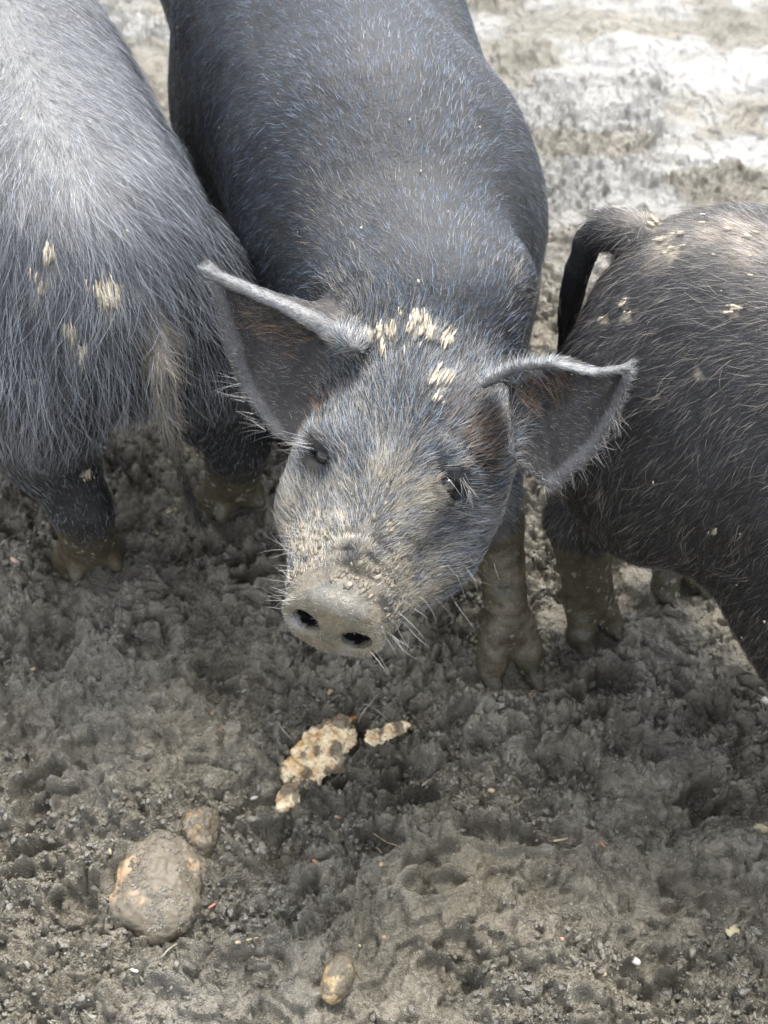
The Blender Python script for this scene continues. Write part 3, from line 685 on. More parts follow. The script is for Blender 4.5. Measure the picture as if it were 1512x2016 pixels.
grow('guard_hairs', V, F, 50000, lambda P, n_: dens_c(P, n_) * (1 - .8 * earmask(P)) * (1 + 1.3 * headmask(P)), lambda P, n_: len_c(P, n_) * 1.15, tint_gc, flow_c, pig, LOC, lift=lambda R, n_: .2 + .2 * headmask(R), K=5, rnd=.3, curl=.25, seed=6,
     radf=lambda R: .00010 + .00004 * headmask(R), clump=(.0045, lambda R: .1 + .5 * face_mud(R)), mat=mat_guard)
# short bristles on the nose disc
def dens_n(P, Nn):
    q = headloc(P); rim = sst(.70, .98, np.sqrt((q[:, 0] / .041) ** 2 + (q[:, 2] / .032) ** 2)); inn = np.minimum(np.linalg.norm(q - [.0185, -.008, -.003], axis=1), np.linalg.norm(q - [-.0185, -.008, -.003], axis=1)) < .012
    return np.where((q[:, 1] > -.02) & (np.abs(q[:, 0]) < .05), .25 + 1.2 * rim, 0) * np.where(inn, 0, 1) * np.where(q[:, 2] > .022, .15, 1)
grow('nose_bristles', V, F, 3200, dens_n, lambda P, n_: np.full(len(P), .0042), lambda P, n_, g: TAN * g.uniform(.5, 1.4, (len(P), 1)), lambda P, n_: (P - HO) * 20 + H[1] * .3 - H[2] * .3, pig, LOC, lift=.9, K=3, rad=.0002, seed=8)
# eyes with lids and lashes
for i, e in enumerate(EYES):
    s_ = -1 if i == 0 else 1
    th, ph = np.meshgrid(np.linspace(0, pi, 17), np.linspace(0, 2 * pi, 25)[:-1], indexing='ij')
    r_ = .0082; c0 = EB[i]
    Pn = np.stack([np.sin(th) * np.cos(ph), np.sin(th) * np.sin(ph), np.cos(th)], -1).reshape(-1, 3)
    Vv = c0 + Pn * r_; Q = [[a * 24 + b_, a * 24 + (b_ + 1) % 24, (a + 1) * 24 + (b_ + 1) % 24, (a + 1) * 24 + b_] for a in range(16) for b_ in range(24)]
    mesh_np('eye', Vv, np.array(Q), mat_eye, True, pig, LOC)

def tuft(name, PX, n, L, dirf, cols, spread, seed, rad=.00013, K=8, droop=.3, curl=.35):
    g = np.random.default_rng(seed); S_ = []; 
    for (x, y) in PX: S_.append(surf_pt(x, y))
    S_ = np.array(S_); k = g.integers(0, len(S_), n); R0 = S_[k] + g.normal(0, spread, (n, 3)); P = np.empty((n, K, 3)); P[:, 0] = R0
    d = nrm(dirf(R0, k, g)); sd = nrm(np.cross(d, FV)); cz = g.normal(0, curl, (n, 1)); Ln = L * g.uniform(.5, 1.2, n)
    for j in range(1, K):
        s_ = j / (K - 1); P[:, j] = P[:, j - 1] + nrm(d + sd * cz * s_ + np.array([0, 0, -1.0]) * droop * s_) * (Ln / (K - 1))[:, None]
    C = cols[g.integers(0, len(cols), n)] * g.uniform(.6, 1.3, (n, 1)); return curves(name, P, np.full(n, rad), C, pig, LOC, mat_guard)
OR = np.array([[.24, .135, .065], [.32, .20, .12], [.14, .10, .07], [.05, .045, .045], [.05, .045, .045]]); WH = np.array([[.62, .60, .56], [.45, .43, .40], [.2, .2, .2]])
tuft('ear_hairs', [(560, 655), (545, 640), (575, 670), (590, 690), (530, 625), (600, 665), (500, 620)], 300, .022, lambda R, k, g: -H[0] + H[1] * .35 + g.normal(0, .3, (len(R), 3)), OR, .005, 41)
tuft('ear_hairs', [(1040, 765), (1030, 780), (1060, 760), (1080, 750), (1100, 745), (1035, 750)], 300, .024, lambda R, k, g: H[0] + H[1] * .35 - H[2] * .15 + g.normal(0, .3, (len(R), 3)), OR, .005, 42)
tuft('ear_hairs', [(500, 820), (485, 790), (520, 845), (545, 858), (470, 760)], 45, .026, lambda R, k, g: -H[0] - H[2] * .25 + g.normal(0, .25, (len(R), 3)), WH, .003, 43)
tuft('ear_hairs', [(1080, 955), (1100, 945), (1130, 925), (1155, 900), (1180, 868), (1205, 830)], 70, .022, lambda R, k, g: H[0] * .7 - H[2] * .9 + g.normal(0, .25, (len(R), 3)), WH, .003, 44)
tuft('eyelashes', [(905, 942), (890, 940), (918, 948), (930, 955)], 20, .017, lambda R, k, g: H[0] * .7 + H[1] * .5 - H[2] * .5 + g.normal(0, .2, (len(R), 3)), WH, .002, 45, droop=.5)
tuft('eyelashes', [(612, 885), (604, 878), (598, 872), (600, 890)], 22, .026, lambda R, k, g: -H[0] + H[1] * .3 + g.normal(0, .2, (len(R), 3)), WH, .003, 46, droop=.1)
tuft('whiskers', [(575, 1090), (572, 1130), (575, 1160), (580, 1060), (573, 1180)], 30, .024, lambda R, k, g: -H[0] + H[1] * .2 + g.normal(0, .25, (len(R), 3)), WH, .006, 47, droop=.1, rad=.00011)
tuft('whiskers', [(800, 1200), (850, 1180), (780, 1240), (900, 1130), (930, 1100), (760, 1270)], 36, .024, lambda R, k, g: H[0] + H[1] * .4 - H[2] * .3 + g.normal(0, .3, (len(R), 3)), WH, .008, 48, droop=.1, rad=.00011)
# ================================================================== LEFT PIG (seen from behind)
def hair_grey(g, n, dark, light):
    u = g.random(n)[:, None]; c = np.where(u < dark, np.array([.006, .006, .008]), np.where(u < 1 - light, np.array([.026, .032, .045]), np.array([.60, .62, .64])))
    return c * g.uniform(.6, 1.35, (n, 1))
def far_head(f, fr, tilt=.12):
    Hh = np.stack([fr.r, nrm(fr.h - np.array([0, 0, tilt])), np.zeros(3)]); Hh[2] = np.cross(Hh[0], Hh[1])
    if Hh[2][2] < 0: Hh[2] = -Hh[2]
    o_ = fr.w((0, .60, .33)); es = []
    for s_ in (-1, 1):
        w_ = lambda a, b_, c: o_ + np.array([s_ * a, b_, c]) @ Hh
        es.append(ear_sheet([w_(.045, -.205, .06), w_(.08, -.21, .11), w_(.12, -.20, .15), w_(.16, -.19, .175)],
                            [w_(.070, -.155, .01), w_(.115, -.15, .04), w_(.15, -.16, .10), w_(.163, -.18, .17)], Hh, n=50, rim=.007, thin=.006))
    head(f, Hh, o_, fr.w((0, .22, .36)), True, es, False)
    return Hh, o_
def far_eyes(Hh, o_, parent, loc):
    for s_ in (-1, 1):
        e = o_ + np.array([s_ * .0600, -.121, .027]) @ Hh
        th, ph = np.meshgrid(np.linspace(0, pi, 13), np.linspace(0, 2 * pi, 17)[:-1], indexing='ij')
        Vv = e + np.stack([np.sin(th) * np.cos(ph), np.sin(th) * np.sin(ph), np.cos(th)], -1).reshape(-1, 3) * .009
        mesh_np('eye', Vv, np.array([[a * 16 + b_, a * 16 + (b_ + 1) % 16, (a + 1) * 16 + (b_ + 1) % 16, (a + 1) * 16 + b_] for a in range(12) for b_ in range(16)]), mat_eye, True, parent, loc)
def hindleg(f, fr, s_, q, hs=1.15):
    leg(f, [fr.w((s_ * .075, -.34, .27)), fr.w((s_ * .085, -.33, .215)), q - fr.h * .045 + [0, 0, .150], q + [0, 0, .055]], [.090, .064, .031, .025], 0.04)
    hoof(f, q + np.array([0, 0, .05]), fr.h, hs)
def foreleg(f, fr, s_, q):
    leg(f, [fr.w((s_ * .08, .24, .25)), q + np.array([0, 0, .15]) - fr.h * .01, q + [0, 0, .05]], [.052, .026, .022]); hoof(f, q + np.array([0, 0, .05]), fr.h)
frL = Frame((-.390, 1.370), (-.39, .92))
if frL.r[0] < 0: frL.r = -frL.r; frL.M[0] = frL.r
f = Field(axis(-.85, .02, -.50, -.02, .0045, .008), axis(.86, 2.12, .86, 1.35, .0045, .009), axis(-.02, .60, -.02, .56, .0045, .006))
torso(f, frL, .92, 1.0, .088)
q1 = np.array([-.298, 1.005, 0]); q2 = np.array([-.158, 1.085, 0])
for s_, q in ((-1, q1), (1, q2)):
    leg(f, [frL.w((s_ * .064, -.35, .30)), frL.w((s_ * .070, -.38, .25)), q - frL.h * .040 + [0, 0, .165], q + [0, 0, .055]], [.082, .060, .032, .0265], 0.035)
    hoof(f, q + np.array([0, 0, .05]), frL.h, 1.15)
f.ell(frL.w((.0, -.42, .205)), (.028, .16, .085), frL.M, .03, sub=True)
f3, f4 = frL.w((-.07, .25, 0)), frL.w((.07, .22, 0)); foreleg(f, frL, -1, f3); foreleg(f, frL, 1, f4)
for q in (q1, q2, f3, f4): PADS.append((q[0], q[1], -.004, .040))
_a, _n = f.hit(287, 612); _b, _m = f.hit(306, 655); print('TAILHIT', _a, _b, at_y(322, 730, .935))
TL = [_a - _n * .010, _b + _m * .004, at_y(322, 730, .935), at_y(330, 810, .93), at_y(345, 890, .93), at_y(368, 965, .94), at_y(392, 1025, .955)]
for i, r in enumerate([.014, .0125, .0105, .0085, .007, .005]): f.cone(TL[i], TL[i + 1], r, [.0125, .0105, .0085, .007, .005, .003][i], .003 if i else .015)
f.ell(at_y(268, 745, .985), (.016, .03, .016), None, .012, sub=True)
HhL, oL = far_head(f, frL)
pigL = empty('pig', (frL.o[0], frL.o[1], 0)); LL = (frL.o[0], frL.o[1], 0)
tag(pigL, 'pig with its dusty grey rump to the camera and a long hairy tail hanging down', 'pig', 'black pigs standing in the mud')
DL = [(212, 578, .011), (208, 592, .008), (226, 590, .007), (214, 570, .008), (70, 545, .006), (73, 565, .006), (93, 512, .007), (135, 660, .007), (165, 690, .004), (60, 752, .003), (175, 940, .006)]
def tailtip(P): return sst(.25, .20, P[:, 2])
def tailmask(P): return sst(.030, .014, np.min([seg_d(P, TL[i], TL[i + 1]) for i in range(1, 6)], 0))
def dustL(P):
    q = frL.l(P); n_ = fbm3(P * 12, 3, 44)
    d = sst(.36, .475, q[:, 2] + .02 * n_) * (.25 + .75 * np.exp(-((q[:, 0] + .02 * n_) / .065) ** 2)); sp = np.exp(-((q[:, 0] + .005 + .01 * n_) / .048) ** 2) * sst(-.50, -.36, q[:, 1])
    return d, sp * d
def col_l(P, Nn):
    n_ = fbm3(P * 30, 4, 3); c = np.repeat(SKIN[None], len(P), 0) * (1.2 + .4 * n_)[:, None]; d, sp = dustL(P)
    c = lerp(c, np.array([.13, .135, .145]), d * .8); c = lerp(c, np.array([.36, .34, .29]), sp * .18)
    c = lerp(c, TAN * 1.2, spots(P, DL)); z = P[:, 2] + .025 * n_
    lg = sst(.16, .09, z) * (1 - tailmask(P)); c = lerp(c, WETMUD * (1 + .4 * fbm3(P * 80, 2, 8))[:, None], lg); c = lerp(c, np.array([.13, .11, .08]), tailmask(P) * sst(.22, .3, P[:, 2]) * .6)
    return c, np.clip(.2 + .5 * lg, 0, 1)
V, F = build_body('body', f, pigL, LL, col_l)
bfL = body_flow(frL)
def flow_l(P, Nn):
    q = frL.l(P); tm = tailmask(P)[:, None]; sx = np.clip(np.abs(q[:, 0:1]) / .1, 0, 1.2)
    d = bfL(P, Nn) + np.array([0, 0, -1.0]) * (1.2 * sst(-.34, -.44, q[:, 1]))[:, None] + np.tanh(q[:, 0:1] / .03) * frL.r * .35 * (1 - sst(.4, .2, q[:, 2]))[:, None]
    d = d - np.sign(q[:, 0:1]) * frL.r * (.9 * sst(.31, .24, q[:, 2]) * sst(-.38, -.42, q[:, 1]))[:, None]
    return d * (1 - tm) + (np.array([.12, .03, -1.0]) + .05 * Nn) * tm
def len_l(P, Nn): q = frL.l(P); return (.016 + .012 * sst(-.25, -.42, q[:, 1])) * (.35 + .65 * np.maximum(sst(.20, .33, P[:, 2]), tailmask(P))) * (1 - .3 * tailmask(P) * (1 - tailtip(P)))
def tint_l(P, Nn, g):
    n = len(P); d, sp = dustL(P); c = hair_grey(g, n, .50, .15); u = g.random(n)
    c = np.where((u < d * .45)[:, None], np.array([.13, .15, .185]) * g.uniform(.4, 1.6, (n, 1)), c)
    c = np.where((g.random(n) < sp * .3)[:, None], np.array([.50, .47, .40]) * g.uniform(.7, 1.2, (n, 1)), c)
    c = np.where((g.random(n) < tailmask(P) * .6 * sst(.20, .25, P[:, 2]))[:, None], TAN * .55 * g.uniform(.3, 1.3, (n, 1)), c)
    return np.where((g.random(n) < spots(P, DL) * .95)[:, None], TAN * 1.5 * g.uniform(.85, 1.15, (n, 1)), c)
def dens_l(P, Nn):
    z = P[:, 2] + .02 * vn3(P * 60, 2); q = frL.l(P); tm = tailmask(P)
    return np.maximum(sst(.09, .18, z), tm) * (1 + .3 * tm) * np.where(q[:, 1] > .05, .2, 1)
grow('coat', V, F, 150000, dens_l, len_l, tint_l, flow_l, pigL, LL, lift=.16, K=5, rad=.00012, seed=15, rnd=.22, curl=.3, clump=(.006, lambda R: .15 + .9 * spots(R, DL)), radf=lambda R: .00012 + .00022 * spots(R, DL))
def tint_g(P, Nn, g):
    n = len(P); u = g.random(n)[:, None]; c = np.where(u < .4, np.array([.06, .06, .07]), np.array([.40, .43, .47])) * g.uniform(.3, 1.2, (n, 1))
    return np.where((g.random(n) < tailmask(P) * .6 * (1 - .9 * tailtip(P)))[:, None], TAN * .8 * g.uniform(.4, 1.3, (n, 1)), c)
grow('long_hairs', V, F, 21000, lambda P, n_: dens_l(P, n_) * (1 + 2 * sst(-.3, -.42, frL.l(P)[:, 1]) + 2.2 * tailmask(P)), lambda P, n_: (.040 + .016 * sst(-.3, -.45, frL.l(P)[:, 1])) * (.18 + .82 * sst(.24, .36, P[:, 2])) * (1 - tailmask(P) * .45), tint_g, flow_l, pigL, LL,
     lift=.22, K=8, rad=.00012, rnd=.35, curl=.5, droop=.35, seed=16, clump=(.012, .35), mat=mat_guard)
flakes('dried_mud', V, F, 480, lambda P, n_: spots(P, DL) * sst(-.05, .2, fbm3(P * 150, 2, 73)), .0006, 8.0, flow_l, TAN * 1.15, pigL, LL, 81, .0035)
flakes('dried_mud', V, F, 200, lambda P, n_: sst(.2, .3, P[:, 2]) * (P[:, 1] < 1.4), .0007, 1.6, flow_l, TAN * 1.3, pigL, LL, 82, .003)
legwet(flakes('wet_mud', V, F, 700, lambda P, n_: sst(.13, .07, P[:, 2]) * (1 - tailmask(P)) * sst(-.2, .3, fbm3(P * 45, 3, 77)) * (P[:, 1] < 1.3), .0017, 1.3, flow_l, TAN, pigL, LL, 85, .0002, mat_mud))
far_eyes(HhL, oL, pigL, LL)

# ================================================================== RIGHT PIG (side on, walking out of the frame)
frR = Frame((.558, .752), (.80, -.60))
if frR.r[1] > 0: frR.r = -frR.r; frR.M[0] = frR.r       # +x of this frame is the flank towards the camera
f = Field(axis(.10, 1.35, .10, .50, .0045, .009), axis(.24, 1.25, .58, 1.22, .0045, .009), axis(-.02, .60, -.02, .56, .0045, .006))
torso(f, frR, 1.03, 1.01)
f.ell(frR.w((.048, -.04, .225)), (.130, .24, .135), frR.M, .05)
p1 = at_z(1148, 1228, 0); p2_ = at_z(1312, 1135, 0); p1[2] = 0; p2_[2] = 0
for s_, q in ((.6, p1), (-.6, p2_)):
    leg(f, [frR.w((s_ * .075, -.34, .27)), frR.w((s_ * .08, -.355, .215)), q - frR.h * .022 + [0, 0, .150], q + [0, 0, .052]], [.085, .055, .030, .0235], 0.035)
    hoof(f, q + np.array([0, 0, .05]), np.array([.55, -.8, 0]), .95)
f3, f4 = frR.w((.07, .25, 0)), frR.w((-.07, .20, 0)); foreleg(f, frR, 1, f3); foreleg(f, frR, -1, f4)
for q in (p1, p2_, f3, f4): PADS.append((q[0], q[1], -.004, .040))
TR = [at_y(1250, 462, 1.02), at_y(1196, 448, 1.035), at_y(1158, 474, 1.04), at_y(1140, 525, 1.04), at_y(1127, 580, 1.04), at_y(1117, 640, 1.04), at_y(1108, 720, 1.04), at_y(1100, 800, 1.04)]
for i in range(7): rr_ = [.020, .0155, .0125, .0112, .010, .0088, .007, .004]; f.cone(TR[i], TR[i + 1], rr_[i], rr_[i + 1], .003 if i > 1 else .012)
HhR, oR = far_head(f, frR)
pigR = empty('pig', (frR.o[0], frR.o[1], 0)); LR = (frR.o[0], frR.o[1], 0)
tag(pigR, 'black pig at the right edge seen side on, with a straight hanging tail', 'pig', 'black pigs standing in the mud')
def tailR(P): return sst(.028, .016, np.min([seg_d(P, TR[i], TR[i + 1]) for i in range(2, 7)], 0))
DR = [(1300, 470, .010), (1320, 490, .008), (1290, 430, .008), (1225, 590, .006), (1180, 630, .005), (1222, 622, .005), (1440, 610, .005), (1400, 1050, .003), (1375, 735, .003)]
SR = [(1285, 415, .024), (1330, 440, .026), (1380, 455, .026), (1430, 445, .026), (1480, 460, .028), (1508, 480, .03), (1300, 490, .018)]
def col_r(P, Nn):
    n_ = fbm3(P * 30, 4, 3); c = np.repeat(SKIN[None] * [1.1, 1.02, .95], len(P), 0) * (1.1 + .4 * n_)[:, None]
    c = lerp(c, np.array([.28, .24, .19]), np.clip(soft(P, SR) * (.7 + .8 * n_), 0, .8)); c = lerp(c, TAN, spots(P, DR) * .8)
    z = P[:, 2] + .015 * n_; lg = sst(.15, .125, z) * (1 - tailR(P)); c = lerp(c, OLIVE * (1 + .4 * fbm3(P * 80, 2, 8))[:, None], lg)
    return c, np.clip(.2 + .5 * lg, 0, 1)
V, F = build_body('body', f, pigR, LR, col_r)
bfR = body_flow(frR)
def flow_r(P, Nn):
    tm = tailR(P)[:, None]; q = frR.l(P)
    d = bfR(P, Nn) + np.array([0, 0, -.35]) + nrm(np.array([.0, 0, -1.0]))[None] * (sst(.3, .2, q[:, 2]))[:, None]
    return d * (1 - tm) + np.array([-.1, 0, -1.0]) * tm
def tint_r(P, Nn, g):
    n = len(P); c = hair_grey(g, n, .52, .16) * np.array([1.12, 1.0, .88]); c = np.where((g.random(n) < tailR(P) * .9)[:, None], np.array([.015, .015, .016]), c)
    c = np.where((g.random(n) < soft(P, SR) * .45)[:, None], np.array([.42, .37, .30]) * g.uniform(.6, 1.2, (n, 1)), c)
    return np.where((g.random(n) < spots(P, DR) * .8)[:, None], TAN * 1.2 * g.uniform(.8, 1.2, (n, 1)), c)
def dens_r(P, Nn):
    z = P[:, 2] + .012 * vn3(P * 60, 2); q = frR.l(P); tm = tailR(P)
    return np.maximum(sst(.12, .155, z), tm) * np.where(q[:, 1] > .15, .2, 1)
grow('coat', V, F, 170000, dens_r, lambda P, n_: np.full(len(P), .0145) * (1 - .6 * tailR(P)), tint_r, flow_r, pigR, LR, lift=.22, K=5, rad=.00012, seed=25, rnd=.24, curl=.28, clump=(.007, .2))
def tint_h(P, Nn, g): return np.where(g.random(len(P))[:, None] < .45, np.array([.06, .057, .054]), np.array([.38, .34, .29])) * g.uniform(.3, 1.2, (len(P), 1))
grow('long_hairs', V, F, 24000, lambda P, n_: dens_r(P, n_) * (1 - .9 * tailR(P)) * (1 + 1.5 * sst(.38, .45, P[:, 2])), lambda P, n_: np.full(len(P), .019), tint_h, flow_r, pigR, LR, lift=.32, K=6, rad=.00011, rnd=.35, curl=.45, seed=26, mat=mat_guard)
flakes('dried_mud', V, F, 220, lambda P, n_: np.clip(spots(P, DR) + .12 * soft(P, SR) * .35, 0, 1) * sst(-.05, .2, fbm3(P * 150, 2, 73)), .0009, 3.0, flow_r, TAN, pigR, LR, 83, .0025)
flakes('dried_mud', V, F, 260, lambda P, n_: sst(.15, .3, P[:, 2]) * (P[:, 1] < 1.4), .0007, 1.6, flow_r, TAN * 1.2, pigR, LR, 84, .003)
legwet(flakes('wet_mud', V, F, 700, lambda P, n_: sst(.13, .07, P[:, 2]) * sst(-.2, .3, fbm3(P * 45, 3, 77)) * (P[:, 0] < .5), .0015, 1.3, flow_r, TAN, pigR, LR, 86, .0002, mat_mud))
far_eyes(HhR, oR, pigR, LR)

# ================================================================== STONES, CRUST, CHIPS
LAST = []
def crusted(o, c, n, size, seed):
    o2 = flakes('mud_crust', LAST[0], LAST[1], n, lambda P, n_: sst(-.2, .3, n_[:, 2]) * sst(-.15, .2, fbm3(P * 60, 3, seed)), size, 1.3, lambda P, n_: np.ones_like(P), TAN, o, c, seed, .0004, mat_mud)
    set_attr(o2, 'wet', np.full(len(o2.data.vertices), .1)); set_attr(o2, 'tone', np.full(len(o2.data.vertices), .12))
def lump_mesh(blobs, c, step, disp, seed, mat, name, parent=None, loc=None, sub=()):
    B = np.array([np.array(b_[0]) for b_ in blobs]); R_ = max(max(b_[1]) for b_ in blobs)
    lo = B.min(0) - R_ - .01; hi = B.max(0) + R_ + .01
    f = Field(*[np.arange(lo[k], hi[k], step) for k in range(3)])
    for b_ in blobs: f.ell(b_[0], b_[1], b_[2] if len(b_) > 2 else None, .006)
    for b_ in sub: f.ell(b_[0], b_[1], b_[2] if len(b_) > 2 else None, .004, sub=True)
    V, F = f.mesh(); VN = vnormals(V, F); V = V + VN * (disp * fbm3((V - c) * (.5 / R_ * 4) + seed, 5, seed, .6) + disp * (.22 if mat is not mat_crust else .5) * (.35 - np.abs(fbm3((V - c) * 95 + seed, 3, seed + 9, .6)) * 1.6))[:, None]
    o = mesh_np(name, V, F, mat, True, parent, loc); o_V, o_F = V, F; LAST[:] = [V, F]; return o
def rotz(a): return np.array([[cos(a), sin(a), 0], [-sin(a), cos(a), 0], [0, 0, 1.0]])
c = at_ground(312, 1752); c1 = c
o = lump_mesh([(c + [0, 0, .006], (.038, .054, .026), rotz(.25)), (c + [.006, .018, .003], (.036, .030, .026), rotz(.2)), (c + [-.012, -.02, .008], (.03, .028, .022))], c, .0018, .007, 3, mat_stone, 'field_stone', None, c)
crusted(o, c, 900, .0011, 5); o.location = c; tag(o, 'big rounded stone at lower left, mud smeared, with orange patches showing', 'stone')
PADS.append((c[0], c[1] + .004, c[2] - .008, .040))
c = at_ground(310, 1645)
o = lump_mesh([(c + [0, -.006, .001], (.040, .030, .022), rotz(-.2)), (c + [-.016, .0, .006], (.022, .02, .02))], c, .0018, .008, 5, mat_stone, 'field_stone', None, c)
crusted(o, c, 900, .0013, 6); o.location = c; tag(o, 'mud caked stone lying directly behind the big rounded stone', 'stone')
c = at_ground(392, 1645)
o = lump_mesh([(c + [0, 0, .000], (.016, .024, .020), rotz(.3)), (c + [.006, .012, .002], (.012, .012, .016))], c, .0014, .005, 8, mat_darkstone, 'field_stone', None, c)
crusted(o, c, 300, .0010, 8); o.location = c; tag(o, 'small wet dark stone touching the upper right of the big rounded stone', 'stone')
c = at_ground(665, 1925)
o = lump_mesh([(c + [0, 0, .000], (.013, .024, .012), rotz(-.35))], c, .0012, .003, 9, stone_mat('yellow_pebble_skin', (.36, .28, .15), (.27, .17, .08), .9, .35, 70, .46), 'pebble', None, c)
crusted(o, c, 160, .0007, 7); o.location = c; tag(o, 'oval yellow brown stone half sunk in the mud at the bottom', 'stone')
# the pale crust lying in the mud under the snout
c = at_ground(640, 1500); pr = empty('bread_crust', c); tag(pr, 'torn pale yellow bread crust with orange rind, half trodden into the mud', 'bread crust')
def g3(px, py, up): return at_ground(px, py) + np.array([0, 0, up + .005])
o = lump_mesh([(g3(665, 1465, .009), (.022, .017, .014), rotz(.75)), (g3(630, 1488, .008), (.028, .018, .015), rotz(.8)), (g3(600, 1530, .006), (.023, .018, .010), rotz(.6)),
               (g3(570, 1575, .004), (.010, .014, .006), rotz(-.3)), (g3(650, 1520, .008), (.018, .012, .007), rotz(.5))], c, .0012, .009, 11, mat_crust, 'crumb', pr, c,
              sub=[(g3(683, 1523, .014), (.012, .006, .014), rotz(.6))])
pts = [g3(608, 1494, .010), g3(628, 1472, .013), g3(650, 1452, .015), g3(674, 1440, .016), g3(700, 1441, .014)]
o = lump_mesh([((pts[i] + pts[i + 1]) / 2, (.013, .0030, .0035), rotz(math.atan2(*(pts[i + 1] - pts[i])[[1, 0]]))) for i in range(4)], c, .0010, .0025, 12, mat_rind, 'rind', pr, c)
c = at_ground(765, 1460)
o = lump_mesh([(g3(735, 1468, .010), (.010, .007, .007)), (g3(762, 1460, .012), (.012, .006, .007), rotz(.2)), (g3(788, 1450, .012), (.010, .006, .006), rotz(.3))], c, .0010, .006, 14, mat_crust, 'bread_crust', None, c)
o.location = c; tag(o, 'short muddy yellow crust fragment right of the torn bread crust', 'bread crust')

# small bits lying on the mud: (px, py, length, width, height, turn, colour, name, label, category)
M_OR = plain('orange_clay', (.34, .20, .12)); M_RED = plain('red_wood', (.32, .13, .08)); M_TAN = plain('tan_grit', (.40, .31, .20)); M_YEL = plain('yellow_grit', (.42, .37, .22))
M_WH = plain('white_grit', (.52, .50, .46), .4, .4); M_BR = plain('brown_grit', (.30, .20, .11)); M_PK = plain('pinkish_clay', (.55, .36, .27))
BITS = [(437, 1441, 9, 2.4, 2, -1.1, M_RED, 'wood_chip', 'thin red wood sliver on the mud left of the torn bread crust', 'wood chip'),
        (1186, 1662, 8, 2.5, 2, -1.0, M_RED, 'wood_chip', 'red wood sliver lying alone in the mud at the lower right', 'wood chip'),
        (417, 1784, 8, 2.5, 2, .6, M_RED, 'wood_chip', 'brownish red chip just right of the big rounded stone', 'wood chip'),
        (458, 1760, 6, 3, 1.5, .3, M_RED, 'wood_chip', 'small red flake, second chip to the right of the big stone', 'wood chip'),
        (1100, 1894, 4, 2.5, 2, .4, M_RED, 'wood_chip', 'tiny red speck of wood near the bottom edge', 'wood chip'),
        (1108, 1849, 5, 4, 3, .2, M_OR, 'pebble', 'orange pebble between two mud ridges just above the tiny red speck', 'pebble'),
        (30, 1106, 13, 5, 4, -.7, M_PK, 'clay_piece', 'pinkish clay flake at the left edge beside the left pig\'s hoof', 'clay flake'),
        (417, 1405, 4, 4, 3, 0, M_OR, 'pebble', 'orange pebble just above the thin red sliver', 'pebble'),
        (333, 1008, 6, 4, 3, .4, M_TAN, 'pebble', 'pale tan pebble between the left pig\'s hind feet', 'pebble'),
        (268, 879, 5, 4, 3, .4, M_PK, 'pebble', 'pinkish pebble in the dark mud behind the left pig\'s knee', 'pebble'),
        (311, 1051, 5, 3, 2, .1, M_TAN, 'pebble', 'small tan pebble below the left pig\'s hanging tail', 'pebble'),
        (650, 1362, 8, 5, 2.5, 1.2, M_TAN, 'pebble', 'flat tan pebble on the mud straight below the snout', 'pebble'),
        (967, 1558, 7, 4.5, 4, -.2, M_TAN, 'pebble', 'oval tan pebble right of the deep hoof print', 'pebble'),
        (1160, 1276, 6, 4, 4, -.2, M_BR, 'pebble', 'brown pebble just below the right pig\'s near hoof', 'pebble'),
        (1044, 1368, 4, 4, 3, 0, M_OR, 'pebble', 'orange pebble below the centre pig\'s muddy forefoot', 'pebble'),
        (665, 1608, 7, 5, 2, 0, M_PK, 'clay_piece', 'pinkish orange clay flake just below the torn bread crust', 'clay flake'),
        (621, 1697, 7, 4, 2.5, -.7, M_OR, 'clay_piece', 'orange clay flake midway between the big stone and the bread crust', 'clay flake'),
        (756, 1846, 5, 4.5, 3, 0, M_OR, 'pebble', 'orange pebble above and right of the oval yellow brown stone', 'pebble'),
        (707, 1862, 3.6, 3, 2.4, 0, M_YEL, 'pebble', 'tiny yellow pebble just above the oval yellow brown stone', 'pebble'),
        (751, 1703, 6, 4, 3, 1.0, M_TAN, 'pebble', 'tan pebble in churned mud below the deep hoof print', 'pebble'),
        (500, 1572, 7, 4, 4, .3, M_WH, 'pebble', 'white crumb on the mud left of the bread crust', 'crumb'),
        (264, 1911, 9, 3, 3, -.3, M_WH, 'pebble', 'pale curled flake below the big rounded stone', 'flake'),
        (215, 1674, 8, 3, 2, -1.2, M_YEL, 'straw_sliver', 'yellow sliver left of the two caked stones', 'sliver'),
        (1252, 1893, 9, 6, 4, -.9, M_WH, 'pebble', 'white heart shaped pebble near the bottom right', 'pebble'),
        (1446, 1834, 14, 13, 5, .2, M_YEL, 'pebble', 'yellowish disc shaped stone near the lower right edge', 'pebble'),
        (1502, 1383, 13, 15, 8, .2, M_WH, 'pebble', 'pale stone at the right edge below the right pig', 'pebble'),
        (1498, 1632, 14, 8, 6, -.2, M_YEL, 'pebble', 'yellowish stone at the right edge, lower one', 'pebble'),
        (1080, 1445, 4, 3, 2, .5, M_TAN, 'pebble', 'tan speck of grit between two shallow hoof prints', 'pebble'),
        (1028, 1692, 5, 3, 3, .5, M_OR, 'pebble', 'orange pebble below the long narrow hoof print', 'pebble'),
        (1190, 1917, 6, 5, 3, .5, M_YEL, 'pebble', 'yellow grit crumb at the bottom right of the tiny red speck', 'pebble'),
        (65, 1318, 5, 4, 3, .5, M_TAN, 'pebble', 'tan pebble near the left edge below the pinkish flake', 'pebble'),
        (855, 1305, 5, 4, 3, .5, M_BR, 'pebble', 'brown pebble between the snout and the muddy forefoot', 'pebble')]
